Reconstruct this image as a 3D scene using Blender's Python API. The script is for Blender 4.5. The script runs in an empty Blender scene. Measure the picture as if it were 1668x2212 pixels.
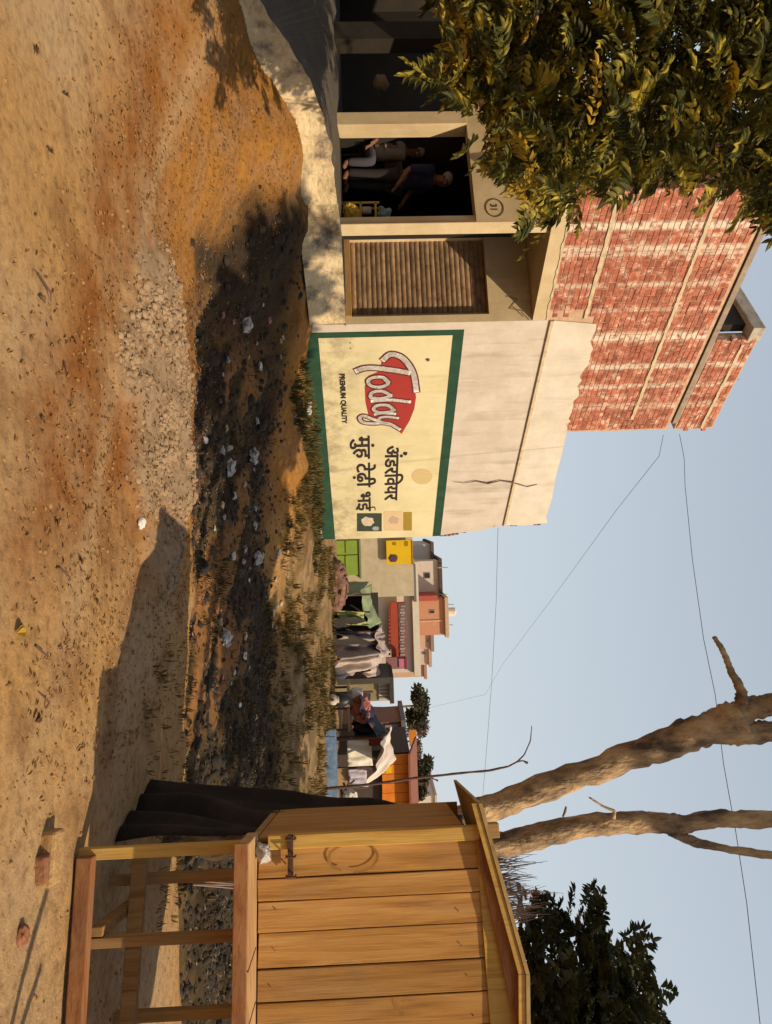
import bpy, math, random
import numpy as np
from mathutils import Vector, Matrix, noise

R = random.Random(7)
SC = bpy.context.scene
COL = SC.collection
V3 = Vector

# ------------------------------------------------------------------ camera, sky, sun
F, CU, CV = 1500.0, 1106.0, 834.0           # focal length and centre in a 2212 x 1668 upright frame
EYE = V3((0, 0, 1.6))
PITCH, ROLL = math.radians(1.95), math.radians(1.75)
fwd = V3((0, math.cos(PITCH), math.sin(PITCH)))
up0 = V3((0, -math.sin(PITCH), math.cos(PITCH)))
rt0 = V3((1, 0, 0))
RC = rt0 * math.cos(ROLL) - up0 * math.sin(ROLL)
UC = rt0 * math.sin(ROLL) + up0 * math.cos(ROLL)
cam = bpy.data.cameras.new('camera')
cam.sensor_width = 36.0
cam.lens = F / 2212 * 36
cam.clip_start, cam.clip_end = 0.05, 3000
camo = bpy.data.objects.new('camera', cam)
COL.objects.link(camo)
m = Matrix((UC, -RC, -fwd)).transposed().to_4x4()   # the picture lies on its side: world up is picture right
m.translation = EYE
camo.matrix_world = m
SC.camera = camo

SUN_AZ = V3((0.75, -0.66, 0)).normalized()
SUN_EL = math.radians(43)
SUN = V3((SUN_AZ.x * math.cos(SUN_EL), SUN_AZ.y * math.cos(SUN_EL), math.sin(SUN_EL)))
wd = bpy.data.worlds.new('World')
SC.world = wd
wd.use_nodes = True
nt = wd.node_tree
sky = nt.nodes.new('ShaderNodeTexSky')
sky.sky_type = 'NISHITA'
sky.sun_disc = False
sky.sun_elevation = SUN_EL
sky.sun_rotation = math.atan2(SUN_AZ.x, SUN_AZ.y)
sky.air_density = 1.0
sky.dust_density = 1.6
sky.ozone_density = 1.0
bg = nt.nodes['Background']
bg.inputs['Strength'].default_value = 0.13
hz = nt.nodes.new('ShaderNodeMix'); hz.data_type = 'RGBA'; hz.inputs['Factor'].default_value = 0.70     # thin even haze over the blue
tcw = nt.nodes.new('ShaderNodeTexCoord'); sxw = nt.nodes.new('ShaderNodeSeparateXYZ'); mrw = nt.nodes.new('ShaderNodeMapRange')
nt.links.new(tcw.outputs['Generated'], sxw.inputs[0]); nt.links.new(sxw.outputs[2], mrw.inputs[0])
mrw.inputs['To Min'].default_value, mrw.inputs['To Max'].default_value = 0.90, 0.30          # haze lies thickest at the horizon
nt.links.new(mrw.outputs[0], hz.inputs['Factor'])
nt.links.new(sky.outputs[0], hz.inputs[6]); hz.inputs[7].default_value = (5.1, 5.55, 5.8, 1)
nt.links.new(hz.outputs[2], bg.inputs[0])
sl = bpy.data.lights.new('sun', 'SUN')
sl.energy = 5.0
sl.angle = math.radians(0.55)
sl.color = (1.0, 0.82, 0.58)
so = bpy.data.objects.new('sun', sl)
COL.objects.link(so)
so.rotation_euler = SUN.to_track_quat('Z', 'Y').to_euler()
SC.view_settings.view_transform = 'Standard'
SC.view_settings.look = 'None'
SC.view_settings.gamma = 1
SC.view_settings.exposure = 0.0

# ------------------------------------------------------------------ pixel helpers (a pixel gives a direction, the plane it lies on gives the distance)
def ray(U, V):
    return fwd + RC * ((U - CU) / F) + UC * ((CV - V) / F)
def on_y(U, V, y):
    d = ray(U, V); return EYE + d * (y / d.y)
def on_z(U, V, z):
    d = ray(U, V); return EYE + d * ((z - 1.6) / d.z)
def on_plane(U, V, p, n):
    d = ray(U, V); return EYE + d * ((p - EYE).dot(n) / d.dot(n))
def pixel(x, y, z):
    v = V3((x, y, z)) - EYE
    k = v.dot(fwd)
    return (CU + F * v.dot(RC) / k, CV - F * v.dot(UC) / k) if k > .05 else (-9e3, -9e3)

# ------------------------------------------------------------------ materials
MATS = {}
def nodes(name):
    mt = bpy.data.materials.new(name); mt.use_nodes = True
    t = mt.node_tree
    return mt, t, t.nodes['Principled BSDF']
def ramp(t, stops):
    r = t.nodes.new('ShaderNodeValToRGB')
    e = r.color_ramp.elements
    while len(e) < len(stops): e.new(0.5)
    for i, (p, c) in enumerate(stops):
        e[i].position = p; e[i].color = (*c, 1) if len(c) == 3 else c
    return r
def mat(name, c1, c2=None, scale=6.0, rough=0.85, bump=0.25, bscale=None, stretch=(1, 1, 1), c3=None, spread=0.25,
        rnd=0.0, metallic=0.0, detail=7.0, trans=0.0, coord='Object', bdist=0.01):
    """two- or three-tone noise colour with grain relief; rnd = brightness change from object to object"""
    if name in MATS: return MATS[name]
    mt, t, b = nodes(name)
    L = t.links.new
    tc = t.nodes.new('ShaderNodeTexCoord')
    mp = t.nodes.new('ShaderNodeMapping'); mp.inputs['Scale'].default_value = stretch
    oi = t.nodes.new('ShaderNodeObjectInfo')
    if rnd:
        va = t.nodes.new('ShaderNodeVectorMath'); va.operation = 'SCALE'; va.inputs[0].default_value = (37, 91, 53)
        L(oi.outputs['Random'], va.inputs['Scale'])
        vb = t.nodes.new('ShaderNodeVectorMath'); vb.operation = 'ADD'
        L(tc.outputs[coord], vb.inputs[0]); L(va.outputs[0], vb.inputs[1]); L(vb.outputs[0], mp.inputs[0])
    elif coord == 'Position':
        ge = t.nodes.new('ShaderNodeNewGeometry'); L(ge.outputs['Position'], mp.inputs[0])
    else:
        L(tc.outputs[coord], mp.inputs[0])
    n1 = t.nodes.new('ShaderNodeTexNoise'); n1.inputs['Scale'].default_value = scale
    n1.inputs['Detail'].default_value = detail; n1.inputs['Roughness'].default_value = 0.62
    L(mp.outputs[0], n1.inputs['Vector'])
    c2 = c2 or tuple(x * 0.6 for x in c1)
    st = [(0.5 - spread, c2), (0.5 + spread, c1)]
    if c3: st = [(0.5 - spread, c2), (0.5, c1), (0.5 + spread, c3)]
    r1 = ramp(t, st)
    L(n1.outputs['Fac'], r1.inputs[0])
    col = r1.outputs[0]
    if rnd:
        mr = t.nodes.new('ShaderNodeMapRange'); mr.inputs['To Min'].default_value = 1 - rnd; mr.inputs['To Max'].default_value = 1 + rnd
        L(oi.outputs['Random'], mr.inputs[0])
        hs = t.nodes.new('ShaderNodeHueSaturation'); L(mr.outputs[0], hs.inputs['Value']); L(col, hs.inputs['Color'])
        col = hs.outputs[0]
    L(col, b.inputs['Base Color'])
    b.inputs['Roughness'].default_value = rough
    b.inputs['Metallic'].default_value = metallic
    b.inputs['Specular IOR Level'].default_value = 0.3
    if trans:
        tb = t.nodes.new('ShaderNodeBsdfTranslucent'); L(col, tb.inputs[0])
        mx = t.nodes.new('ShaderNodeMixShader'); mx.inputs[0].default_value = trans
        L(b.outputs[0], mx.inputs[1]); L(tb.outputs[0], mx.inputs[2])
        L(mx.outputs[0], t.nodes['Material Output'].inputs[0])
    if bump:
        n2 = t.nodes.new('ShaderNodeTexNoise'); n2.inputs['Scale'].default_value = bscale or scale * 4
        n2.inputs['Detail'].default_value = 6
        L(mp.outputs[0], n2.inputs['Vector'])
        bp = t.nodes.new('ShaderNodeBump'); bp.inputs['Strength'].default_value = bump; bp.inputs['Distance'].default_value = bdist
        L(n2.outputs['Fac'], bp.inputs['Height']); L(bp.outputs[0], b.inputs['Normal'])
    MATS[name] = mt
    return mt

def stained(name, base, pale, dirt, streak=.5, scale=2.0, spread=.22, zdirt=None, rough=.9, bump=.3):
    """wall paint: cloudy tone, runs of dirt down the face, optional mud splashed along the foot (zdirt = world height it fades out at)"""
    mt, t, b = nodes(name); L = t.links.new
    ge = t.nodes.new('ShaderNodeNewGeometry')
    def noi(sc, st, det=7, ro=.65):
        mp = t.nodes.new('ShaderNodeMapping'); mp.inputs['Scale'].default_value = st; L(ge.outputs['Position'], mp.inputs[0])
        n = t.nodes.new('ShaderNodeTexNoise'); n.inputs['Scale'].default_value = sc; n.inputs['Detail'].default_value = det; n.inputs['Roughness'].default_value = ro
        L(mp.outputs[0], n.inputs['Vector']); return n.outputs['Fac']
    r1 = ramp(t, [(.5 - spread, tuple(x * .86 for x in base)), (.5, base), (.5 + spread, pale)]); L(noi(scale, (1, 1, 1)), r1.inputs[0])
    def over(col, fac_sock, c):
        mx = t.nodes.new('ShaderNodeMix'); mx.data_type = 'RGBA'; L(fac_sock, mx.inputs['Factor']); L(col, mx.inputs[6]); mx.inputs[7].default_value = (*c, 1); return mx.outputs[2]
    def rng(sock, a, b_, lo, hi):
        m_ = t.nodes.new('ShaderNodeMapRange'); m_.inputs['From Min'].default_value = a; m_.inputs['From Max'].default_value = b_; m_.inputs['To Min'].default_value = lo; m_.inputs['To Max'].default_value = hi; L(sock, m_.inputs[0]); return m_.outputs[0]
    def mul(a, b_):
        m_ = t.nodes.new('ShaderNodeMath'); m_.operation = 'MULTIPLY'; L(a, m_.inputs[0]); L(b_, m_.inputs[1]); return m_.outputs[0]
    col = over(r1.outputs[0], mul(rng(noi(5, (1, 1, .10), 5), .5, .72, 0, streak), rng(noi(.9, (1, 1, 1), 3), .35, .65, 0, 1)), dirt)
    col = over(col, rng(noi(9, (1, 1, 1), 8, .8), .62, .75, 0, streak), dirt)
    if zdirt:
        sx = t.nodes.new('ShaderNodeSeparateXYZ'); L(ge.outputs['Position'], sx.inputs[0])
        col = over(col, mul(rng(sx.outputs[2], zdirt[0], zdirt[1], .95, 0), rng(noi(2.6, (1, 1, 1), 8, .7), .42, .6, 0, 1)), tuple(x * .8 for x in dirt))
    L(col, b.inputs['Base Color']); b.inputs['Roughness'].default_value = rough; b.inputs['Specular IOR Level'].default_value = .2
    bp = t.nodes.new('ShaderNodeBump'); bp.inputs['Strength'].default_value = bump; bp.inputs['Distance'].default_value = .012; L(noi(26, (1, 1, 1), 6), bp.inputs['Height']); L(bp.outputs[0], b.inputs['Normal'])
    MATS[name] = mt
    return mt
def planks(name, c1, c2, c3, grey, axis=2):
    """weathered board: long grain, blotches, greyed streaks, each board its own tone"""
    mt, t, b = nodes(name); L = t.links.new
    tc = t.nodes.new('ShaderNodeTexCoord'); oi = t.nodes.new('ShaderNodeObjectInfo')
    va = t.nodes.new('ShaderNodeVectorMath'); va.operation = 'SCALE'; va.inputs[0].default_value = (37, 91, 53); L(oi.outputs['Random'], va.inputs['Scale'])
    vb = t.nodes.new('ShaderNodeVectorMath'); vb.operation = 'ADD'; L(tc.outputs['Object'], vb.inputs[0]); L(va.outputs[0], vb.inputs[1])
    def noi(sc, st, det=7, ro=.62):
        mp = t.nodes.new('ShaderNodeMapping'); mp.inputs['Scale'].default_value = st; L(vb.outputs[0], mp.inputs[0])
        n = t.nodes.new('ShaderNodeTexNoise'); n.inputs['Scale'].default_value = sc; n.inputs['Detail'].default_value = det; n.inputs['Roughness'].default_value = ro; n.inputs['Distortion'].default_value = .6
        L(mp.outputs[0], n.inputs['Vector']); return n.outputs['Fac']
    g = [12, 12, 12]; g[axis] = .8
    fine = [60, 60, 60]; fine[axis] = 2.0
    r1 = ramp(t, [(.28, c2), (.5, c1), (.72, c3)]); L(noi(1.6, g), r1.inputs[0])
    def over(col, f, a, b_, hi, c, blend='MIX'):
        m_ = t.nodes.new('ShaderNodeMapRange'); m_.inputs['From Min'].default_value = a; m_.inputs['From Max'].default_value = b_; m_.inputs['To Max'].default_value = hi; L(f, m_.inputs[0])
        mx = t.nodes.new('ShaderNodeMix'); mx.data_type = 'RGBA'; mx.blend_type = blend; L(m_.outputs[0], mx.inputs['Factor']); L(col, mx.inputs[6]); mx.inputs[7].default_value = (*c, 1); return mx.outputs[2]
    col = over(r1.outputs[0], noi(3.2, (1, 1, .7), 6), .48, .72, .6, grey)
    col = over(col, noi(1.0, fine, 3), .55, .75, .55, tuple(x * .55 for x in c2))
    col = over(col, noi(7, (1, 1, 1), 8, .75), .66, .74, .7, tuple(x * .4 for x in c2))
    hs = t.nodes.new('ShaderNodeHueSaturation'); mr = t.nodes.new('ShaderNodeMapRange'); mr.inputs['To Min'].default_value = .84; mr.inputs['To Max'].default_value = 1.16
    L(oi.outputs['Random'], mr.inputs[0]); L(mr.outputs[0], hs.inputs['Value']); L(col, hs.inputs['Color']); L(hs.outputs[0], b.inputs['Base Color'])
    b.inputs['Roughness'].default_value = .95; b.inputs['Specular IOR Level'].default_value = .12
    bp = t.nodes.new('ShaderNodeBump'); bp.inputs['Strength'].default_value = .45; bp.inputs['Distance'].default_value = .006; L(noi(1.0, fine, 4), bp.inputs['Height']); L(bp.outputs[0], b.inputs['Normal'])
    MATS[name] = mt
    return mt

# ------------------------------------------------------------------ mesh helpers
ORG = {}
def world_of(o):
    return ORG.get(o.name, V3((0, 0, 0))) if o else V3((0, 0, 0))
def tag(o, label=None, cat=None, group=None, kind=None):
    if label: o['label'] = label
    if cat: o['category'] = cat
    if group: o['group'] = group
    if kind: o['kind'] = kind
    return o
def thing(name, loc, label, cat, group=None):
    o = bpy.data.objects.new(name, None)
    o.empty_display_size = 0.1
    COL.objects.link(o)
    o.location = loc
    ORG[o.name] = V3(loc)
    return tag(o, label, cat, group)
def hang(o, parent, w=None):
    """link o under parent, its own origin at world point w"""
    w = V3(w) if w is not None else world_of(parent)
    COL.objects.link(o)
    if parent: o.parent = parent
    o.location = w - world_of(parent)
    ORG[o.name] = w
    return o
class MB:
    def __init__(s): s.v, s.f, s.c = [], [], []
    def add(s, vs, fs):
        k = len(s.v); s.v += [V3(p) for p in vs]; s.f += [tuple(i + k for i in f) for f in fs]; return s
    def ob(s, o, a, b, c):
        """box from corner o along three edge vectors"""
        o, a, b, c = V3(o), V3(a), V3(b), V3(c)
        if a.cross(b).dot(c) < 0: a, b = b, a
        p = [o, o + a, o + a + b, o + b]; p += [q + c for q in p]
        return s.add(p, [(3, 2, 1, 0), (4, 5, 6, 7), (0, 1, 5, 4), (1, 2, 6, 5), (2, 3, 7, 6), (3, 0, 4, 7)])
    def bar(s, p, q, w, h=None, up=(0, 0, 1)):
        """beam of section w x h centred on the line p-q"""
        p, q = V3(p), V3(q); h = h or w
        d = (q - p).normalized(); u = V3(up)
        x = d.cross(u)
        if x.length < 1e-4: x = d.cross(V3((0, 1, 0)))
        x.normalize(); z = x.cross(d).normalized()
        return s.ob(p - x * w / 2 - z * h / 2, x * w, z * h, q - p)
    def tube(s, pts, rad, n=8, cap=True, wob=0.0):
        pts = [V3(p) for p in pts]; k = len(s.v)
        if not hasattr(rad, '__len__'): rad = [rad] * len(pts)
        x = None
        for i, p in enumerate(pts):
            t = (pts[min(i + 1, len(pts) - 1)] - pts[max(i - 1, 0)]).normalized()
            if x is None: x = t.orthogonal().normalized()
            x = (x - t * x.dot(t)).normalized(); y = t.cross(x)
            for j in range(n):
                a = 2 * math.pi * j / n
                r = rad[i] * (1 + (R.uniform(-wob, wob) if wob else 0))
                s.v.append(p + (x * math.cos(a) + y * math.sin(a)) * r)
        for i in range(len(pts) - 1):
            for j in range(n):
                a, b = k + i * n + j, k + i * n + (j + 1) % n
                s.f.append((a, b, b + n, a + n))
        if cap:
            s.f.append(tuple(k + j for j in range(n))[::-1]); e = k + (len(pts) - 1) * n
            s.f.append(tuple(e + j for j in range(n)))
        return s
    def prism(s, poly, ext):
        """flat polygon (list of points) pushed along ext"""
        poly = [V3(p) for p in poly]; n = len(poly); e = V3(ext)
        s.add(poly + [p + e for p in poly],
              [tuple(range(n))[::-1], tuple(range(n, 2 * n))] + [(i, (i + 1) % n, (i + 1) % n + n, i + n) for i in range(n)])
        return s
    def grid(s, fn, nu, nv):
        k = len(s.v)
        for i in range(nu + 1):
            for j in range(nv + 1): s.v.append(V3(fn(i / nu, j / nv)))
        for i in range(nu):
            for j in range(nv):
                a = k + i * (nv + 1) + j
                s.f.append((a, a + nv + 1, a + nv + 2, a + 1))
        return s
    def blob(s, c, r, n=1, amp=0.25, seed=0):
        """lumpy rounded stone"""
        c = V3(c)
        t = (1 + 5 ** .5) / 2
        vs = [V3(p).normalized() for p in [(-1, t, 0), (1, t, 0), (-1, -t, 0), (1, -t, 0), (0, -1, t), (0, 1, t), (0, -1, -t), (0, 1, -t), (t, 0, -1), (t, 0, 1), (-t, 0, -1), (-t, 0, 1)]]
        fs = [(0, 11, 5), (0, 5, 1), (0, 1, 7), (0, 7, 10), (0, 10, 11), (1, 5, 9), (5, 11, 4), (11, 10, 2), (10, 7, 6), (7, 1, 8), (3, 9, 4), (3, 4, 2), (3, 2, 6), (3, 6, 8), (3, 8, 9), (4, 9, 5), (2, 4, 11), (6, 2, 10), (8, 6, 7), (9, 8, 1)]
        for _ in range(n):
            mid = {}; nf = []
            def mp(a, b):
                q = (min(a, b), max(a, b))
                if q not in mid: vs.append((vs[a] + vs[b]).normalized()); mid[q] = len(vs) - 1
                return mid[q]
            for a, b, d in fs:
                e, g, h = mp(a, b), mp(b, d), mp(d, a)
                nf += [(a, e, h), (b, g, e), (d, h, g), (e, g, h)]
            fs = nf
        rr = V3(r) if hasattr(r, '__len__') else V3((r, r, r))
        out = []
        for p in vs:
            k = 1 + amp * noise.noise(p * 1.7 + V3((seed, seed * .7, 3)))
            out.append(c + V3((p.x * rr.x, p.y * rr.y, p.z * rr.z)) * k)
        return s.add(out, fs)
    def build(s, name, mt, parent=None, smooth=False, origin=None, bevel=0.0):
        w = V3(origin) if origin is not None else world_of(parent)
        me = bpy.data.meshes.new(name)
        me.from_pydata([(p - w)[:] for p in s.v], [], s.f)
        if mt: me.materials.append(mt)
        if smooth: me.polygons.foreach_set('use_smooth', [True] * len(me.polygons))
        me.validate(); me.update()
        o = bpy.data.objects.new(name, me)
        hang(o, parent, w)
        if bevel:
            bv = o.modifiers.new('bevel', 'BEVEL'); bv.width = bevel; bv.segments = 2; bv.limit_method = 'ANGLE'
        return o
def nz(x, y, s, o=0.0):
    return noise.noise(V3((x * s + o, y * s - o, o * 1.3)))
def fbm(x, y, s, o=0.0):
    return nz(x, y, s, o) + .5 * nz(x, y, s * 2.1, o + 5) + .25 * nz(x, y, s * 4.3, o + 9)
def lerp(a, b, t): return a + (b - a) * t
def smooth01(t):
    t = min(1, max(0, t)); return t * t * (3 - 2 * t)

# ------------------------------------------------------------------ terrain: road, rubbish drain, far bank
PROF = [(-600, [(4, 0), (5.2, .15), (6.3, .4), (8, .7), (15, 1.1), (60, .9)]),
        (60, [(4, 0), (5.2, .1), (6.4, .4), (7.3, .52), (9, .9), (15, 1.15), (60, .9)]),
        (300, [(4, 0), (5.5, .08), (7, .48), (8.4, .95), (10, 1.05), (15, 1.2), (60, .9)]),
        (500, [(4, 0), (6, 0), (7.4, .15), (8.9, .85), (9.6, 1.02), (15, 1.2), (60, .9)]),
        (700, [(4, 0), (6, 0), (7.5, -.15), (9, .2), (10.3, .78), (10.9, .88), (15, 1.1), (60, .8)]),
        (1000, [(4, 0), (6.5, 0), (8, -.22), (10.5, .08), (12.2, .66), (13.5, .8), (20, .85), (60, .7)]),
        (1300, [(4, 0), (6.3, 0), (7.5, -.28), (11, -.12), (14, .42), (18, .68), (30, .66), (60, .6)]),
        (1600, [(4, 0), (6, 0), (7, -.3), (11, -.2), (13.5, .35), (16, .62), (30, .66), (60, .6)]),
        (1900, [(3.5, 0), (5.6, 0), (6.6, -.25), (11, -.2), (13.5, .35), (16, .62), (30, .66), (60, .6)]),
        (3200, [(3.5, 0), (5.6, 0), (6.6, -.2), (11, -.1), (13.5, .35), (16, .62), (30, .66), (60, .6)])]
def prof(pr, y):
    if y <= pr[0][0]: return pr[0][1]
    for (a, za), (b, zb) in zip(pr, pr[1:]):
        if y <= b: return lerp(za, zb, smooth01((y - a) / (b - a)))
    return pr[-1][1]
def zbase(x, y):
    if y < 1: return 0.0
    U = CU + F * x / y
    if U <= PROF[0][0]: return prof(PROF[0][1], y)
    for (a, pa), (b, pb) in zip(PROF, PROF[1:]):
        if U <= b: return lerp(prof(pa, y), prof(pb, y), (U - a) / (b - a))
    return prof(PROF[-1][1], y)
def mound(x, y):
    a = ((x + .95) / 1.5) ** 2 + ((y - 5.55) / .95) ** 2
    return max(0, 1 - a + .55 * fbm(x, y, 1.6, 44)) if a < 1.3 else 0
def drain(x, y):
    """how much a spot belongs to the black rubbish drain"""
    w = .45 * fbm(x, y, .9, 3)
    near = 6.55 + w - .25 * smooth01((x - .6) / 1.5)
    far = 11.6 + .6 * w + .35 * x if x < 1.5 else 12.6 + w
    left = -3.6 + .55 * (y - 7.5) * -1 + w
    return smooth01((y - near) / .35) * smooth01((far - y) / 1.2) * smooth01((x - left) / .6)
def ridge(x, y):
    return smooth01((fbm(x + .7 * y, y, 1.1, 31) + .06) * 3.5) * smooth01((x + 2.6)) * smooth01((3.2 - x) / 1.5) * smooth01((10.8 - y) / 1.5)
def zt(x, y):
    z = zbase(x, y)
    if y < 40 and abs(x) < 40:
        r = smooth01((y - 5) / 3)
        z += .012 * fbm(x, y, 1.1, 2) + (.01 + .05 * r) * nz(x, y, 1.9, 7)
        mo = mound(x, y)
        if mo: z += .15 * min(1, mo) ** .6 * (1 + .35 * fbm(x, y, 3.1, 4))
        if 6 < y < 14:
            dd = drain(x, y)
            if dd: z += dd * (.10 * fbm(x + .7 * y, y, 1.1, 31) + .05 * abs(fbm(x, y, 3.3, 90)))
        if y < 14: z += (.004 + .018 * r + .03 * mo) * fbm(x, y, 7, 1)
    return z
def axis(pts):
    out = [pts[0][0]]
    for (a, st), (b, _) in zip(pts, pts[1:]):
        n = max(1, round((b - a) / st)); out += [a + (b - a) * (i + 1) / n for i in range(n)]
    return out
XS = axis([(-900, 150), (-150, 22), (-40, 3), (-13, .35), (-8, .07), (4, .1), (7, .35), (16, 2), (40, 22), (150, 150), (900, 1)])
YS = axis([(-60, 9), (-6, .9), (1, .12), (2.4, .04), (9, .07), (14, .25), (22, 1), (46, 8), (150, 70), (1600, 1)])
def ground():
    nx, ny = len(XS), len(YS)
    vs, cols = [], []
    C = dict(sand=V3((.42, .238, .088)), pale=V3((.43, .285, .15)), rust=V3((.255, .093, .020)), mud=V3((.030, .021, .014)), grey=V3((.33, .225, .135)),  # mud: black drain soil, its darkness also carries some of the shade
             ochre=V3((.40, .195, .04)), weed=V3((.125, .082, .032)), brick=V3((.31, .145, .05)))
    for y in YS:
        for x in XS:
            vs.append((x, y, zt(x, y)))
            n1, n2 = fbm(x, y, .8, 11), fbm(x, y, 3.4, 21)
            c = C['sand'].lerp(C['pale'], smooth01(.5 + .8 * n1))
            # leaf-stained strip beside the wheel track
            e = (x + 3.3) * .44 + (y - 4.45) * .898
            tk = smooth01((fbm(x * .9 + y * .5, y - .5 * x, 2.2, 77) - .1) * 2.2)
            c = c.lerp(V3((.19, .085, .03)), .55 * tk * smooth01((e + .8) / .9) * smooth01((2.4 - x)) * smooth01((8 - y)))
            rb = smooth01((e + .25 * n1) / .7) * smooth01((.9 - x + .5 * n1) / 1.3) * (.55 + .45 * smooth01(.5 + n2))
            c = c.lerp(C['rust'], min(1, rb))
            c = c.lerp(C['ochre'], .8 * smooth01((y - 5.2 + .4 * n1) / 1.2) * smooth01((14 - y) / 2) * smooth01(.45 + .6 * n2))
            # pale wheel track through it
            tr = math.exp(-((e - 1.15 - .2 * n1) / .14) ** 2) * smooth01((1.2 - x))
            c = c.lerp(C['pale'], .6 * tr)
            mo = mound(x, y)
            if mo: c = c.lerp(C['grey'], smooth01((mo + .3 * n2) * 2.2))
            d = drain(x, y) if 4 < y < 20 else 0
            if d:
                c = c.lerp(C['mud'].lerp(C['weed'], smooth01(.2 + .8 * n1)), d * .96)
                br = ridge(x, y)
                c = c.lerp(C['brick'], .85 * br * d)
            if y > 10:
                w = smooth01((y - 11.3 + n1) / 1.3) * (1 - d) * (.45 + .55 * smooth01(.5 + 1.2 * n2))
                c = c.lerp(C['weed'].lerp(C['sand'], smooth01((y - 17) / 12 + .3 * n2)), w * .85)
            cols.append((*(c * .82), 1))
    fs = [(j * nx + i, j * nx + i + 1, (j + 1) * nx + i + 1, (j + 1) * nx + i) for j in range(ny - 1) for i in range(nx - 1)]
    me = bpy.data.meshes.new('ground')
    me.from_pydata(vs, [], fs)
    at = me.color_attributes.new('soil', 'FLOAT_COLOR', 'POINT')
    at.data.foreach_set('color', np.array(cols, dtype=np.float32).ravel())
    me.polygons.foreach_set('use_smooth', [True] * len(me.polygons))
    mt, t, b = nodes('soil')
    L = t.links.new
    a = t.nodes.new('ShaderNodeAttribute'); a.attribute_name = 'soil'
    ge = t.nodes.new('ShaderNodeNewGeometry')
    n1 = t.nodes.new('ShaderNodeTexNoise'); n1.inputs['Scale'].default_value = 14; n1.inputs['Detail'].default_value = 9; n1.inputs['Roughness'].default_value = .7
    n2 = t.nodes.new('ShaderNodeTexNoise'); n2.inputs['Scale'].default_value = 60; n2.inputs['Detail'].default_value = 5
    vo = t.nodes.new('ShaderNodeTexVoronoi'); vo.inputs['Scale'].default_value = 34
    for q in (n1, n2, vo): L(ge.outputs['Position'], q.inputs['Vector'])
    r = ramp(t, [(.28, (.40, .37, .34)), (.5, (.95, .95, .95)), (.75, (1.3, 1.28, 1.22))])
    L(n1.outputs['Fac'], r.inputs[0])
    mx = t.nodes.new('ShaderNodeMix'); mx.data_type = 'RGBA'; mx.blend_type = 'MULTIPLY'; mx.inputs['Factor'].default_value = .85
    L(a.outputs['Color'], mx.inputs[6]); L(r.outputs[0], mx.inputs[7])
    L(mx.outputs[2], b.inputs['Base Color'])
    ad = t.nodes.new('ShaderNodeMath'); ad.operation = 'MULTIPLY_ADD'; ad.inputs[1].default_value = .35
    L(n2.outputs['Fac'], ad.inputs[0]); L(n1.outputs['Fac'], ad.inputs[2])
    bp = t.nodes.new('ShaderNodeBump'); bp.inputs['Strength'].default_value = .55; bp.inputs['Distance'].default_value = .03
    L(ad.outputs[0], bp.inputs['Height']); L(bp.outputs[0], b.inputs['Normal'])
    b.inputs['Roughness'].default_value = .95; b.inputs['Specular IOR Level'].default_value = .15
    me.materials.append(mt)
    o = bpy.data.objects.new('ground', me)
    hang(o, None, (0, 0, 0))
    tag(o, kind='structure')
ground()

# ------------------------------------------------------------------ the corner building (wall plane W through P0, direction DW)
P0 = V3((-2.867, 11.0, 0)); DW = V3((.623, .7822, 0)).normalized(); NW = V3((DW.y, -DW.x, 0)); UP = V3((0, 0, 1))
def W(t, s, z): return P0 + DW * t + NW * s + UP * z
def wpix(U, V, s=0.0):
    p = on_plane(U, V, P0 + NW * s, NW) - P0
    return p.dot(DW), p.z
CB = W(-.14, 0, 0); DG = V3((-.98, .2, 0)).normalized(); NG = V3((-.2, -.98, 0)).normalized()   # recessed shop front
def G(g, s, z): return CB + DG * g + NG * s + UP * z
def gpix(U, V, s=0.0):
    p = on_plane(U, V, CB + NG * s, NG) - CB
    return p.dot(DG), p.z
LB = W(-1.765, -.05, 0)                                                                                # left shop front
DL = V3((-.945, .327, 0)).normalized(); NL = V3((-.327, -.945, 0)).normalized()
def Lf(g, s, z): return LB + DL * g + NL * s + UP * z
def lpix(U, V, s=0.0):
    p = on_plane(U, V, LB + NL * s, NL) - LB
    return p.dot(DL), p.z

M_plaster = stained('plaster_pink', (.55, .465, .375), (.63, .55, .46), (.25, .185, .13), .95, 1.6)
M_white = stained('plaster_white', (.62, .54, .43), (.70, .62, .51), (.36, .27, .18), .5, 2.2)
M_cream = stained('plaster_cream', (.56, .43, .25), (.64, .51, .32), (.26, .18, .09), .5, 2.0)
M_dim = mat('plaster_dim', (.036, .027, .018), (.018, .014, .010), scale=1.6, bump=.4, bscale=12)  # indoor gloom put into the colour: near-black plaster
M_conc = mat('concrete', (.42, .36, .28), (.20, .17, .14), scale=3.5, c3=(.55, .48, .37), bump=.6, bscale=24, spread=.2)
M_band = mat('concrete_band', (.66, .53, .35), (.42, .30, .18), scale=9, bump=.5, bscale=40)
M_mortar = mat('mortar', (.60, .45, .30), (.42, .22, .13), scale=9, bump=.7, bscale=40)
M_green = mat('sign_green', (.022, .075, .035), (.012, .035, .02), scale=4, bump=.1)
M_black = mat('paint_black', (.035, .022, .018), (.02, .015, .012), scale=6, bump=0)

M_sign = stained('sign_cream', (.63, .54, .315), (.68, .595, .37), (.36, .28, .16), .45, 1.3, zdirt=(.95, 2.1), rough=.75, bump=.12)

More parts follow.
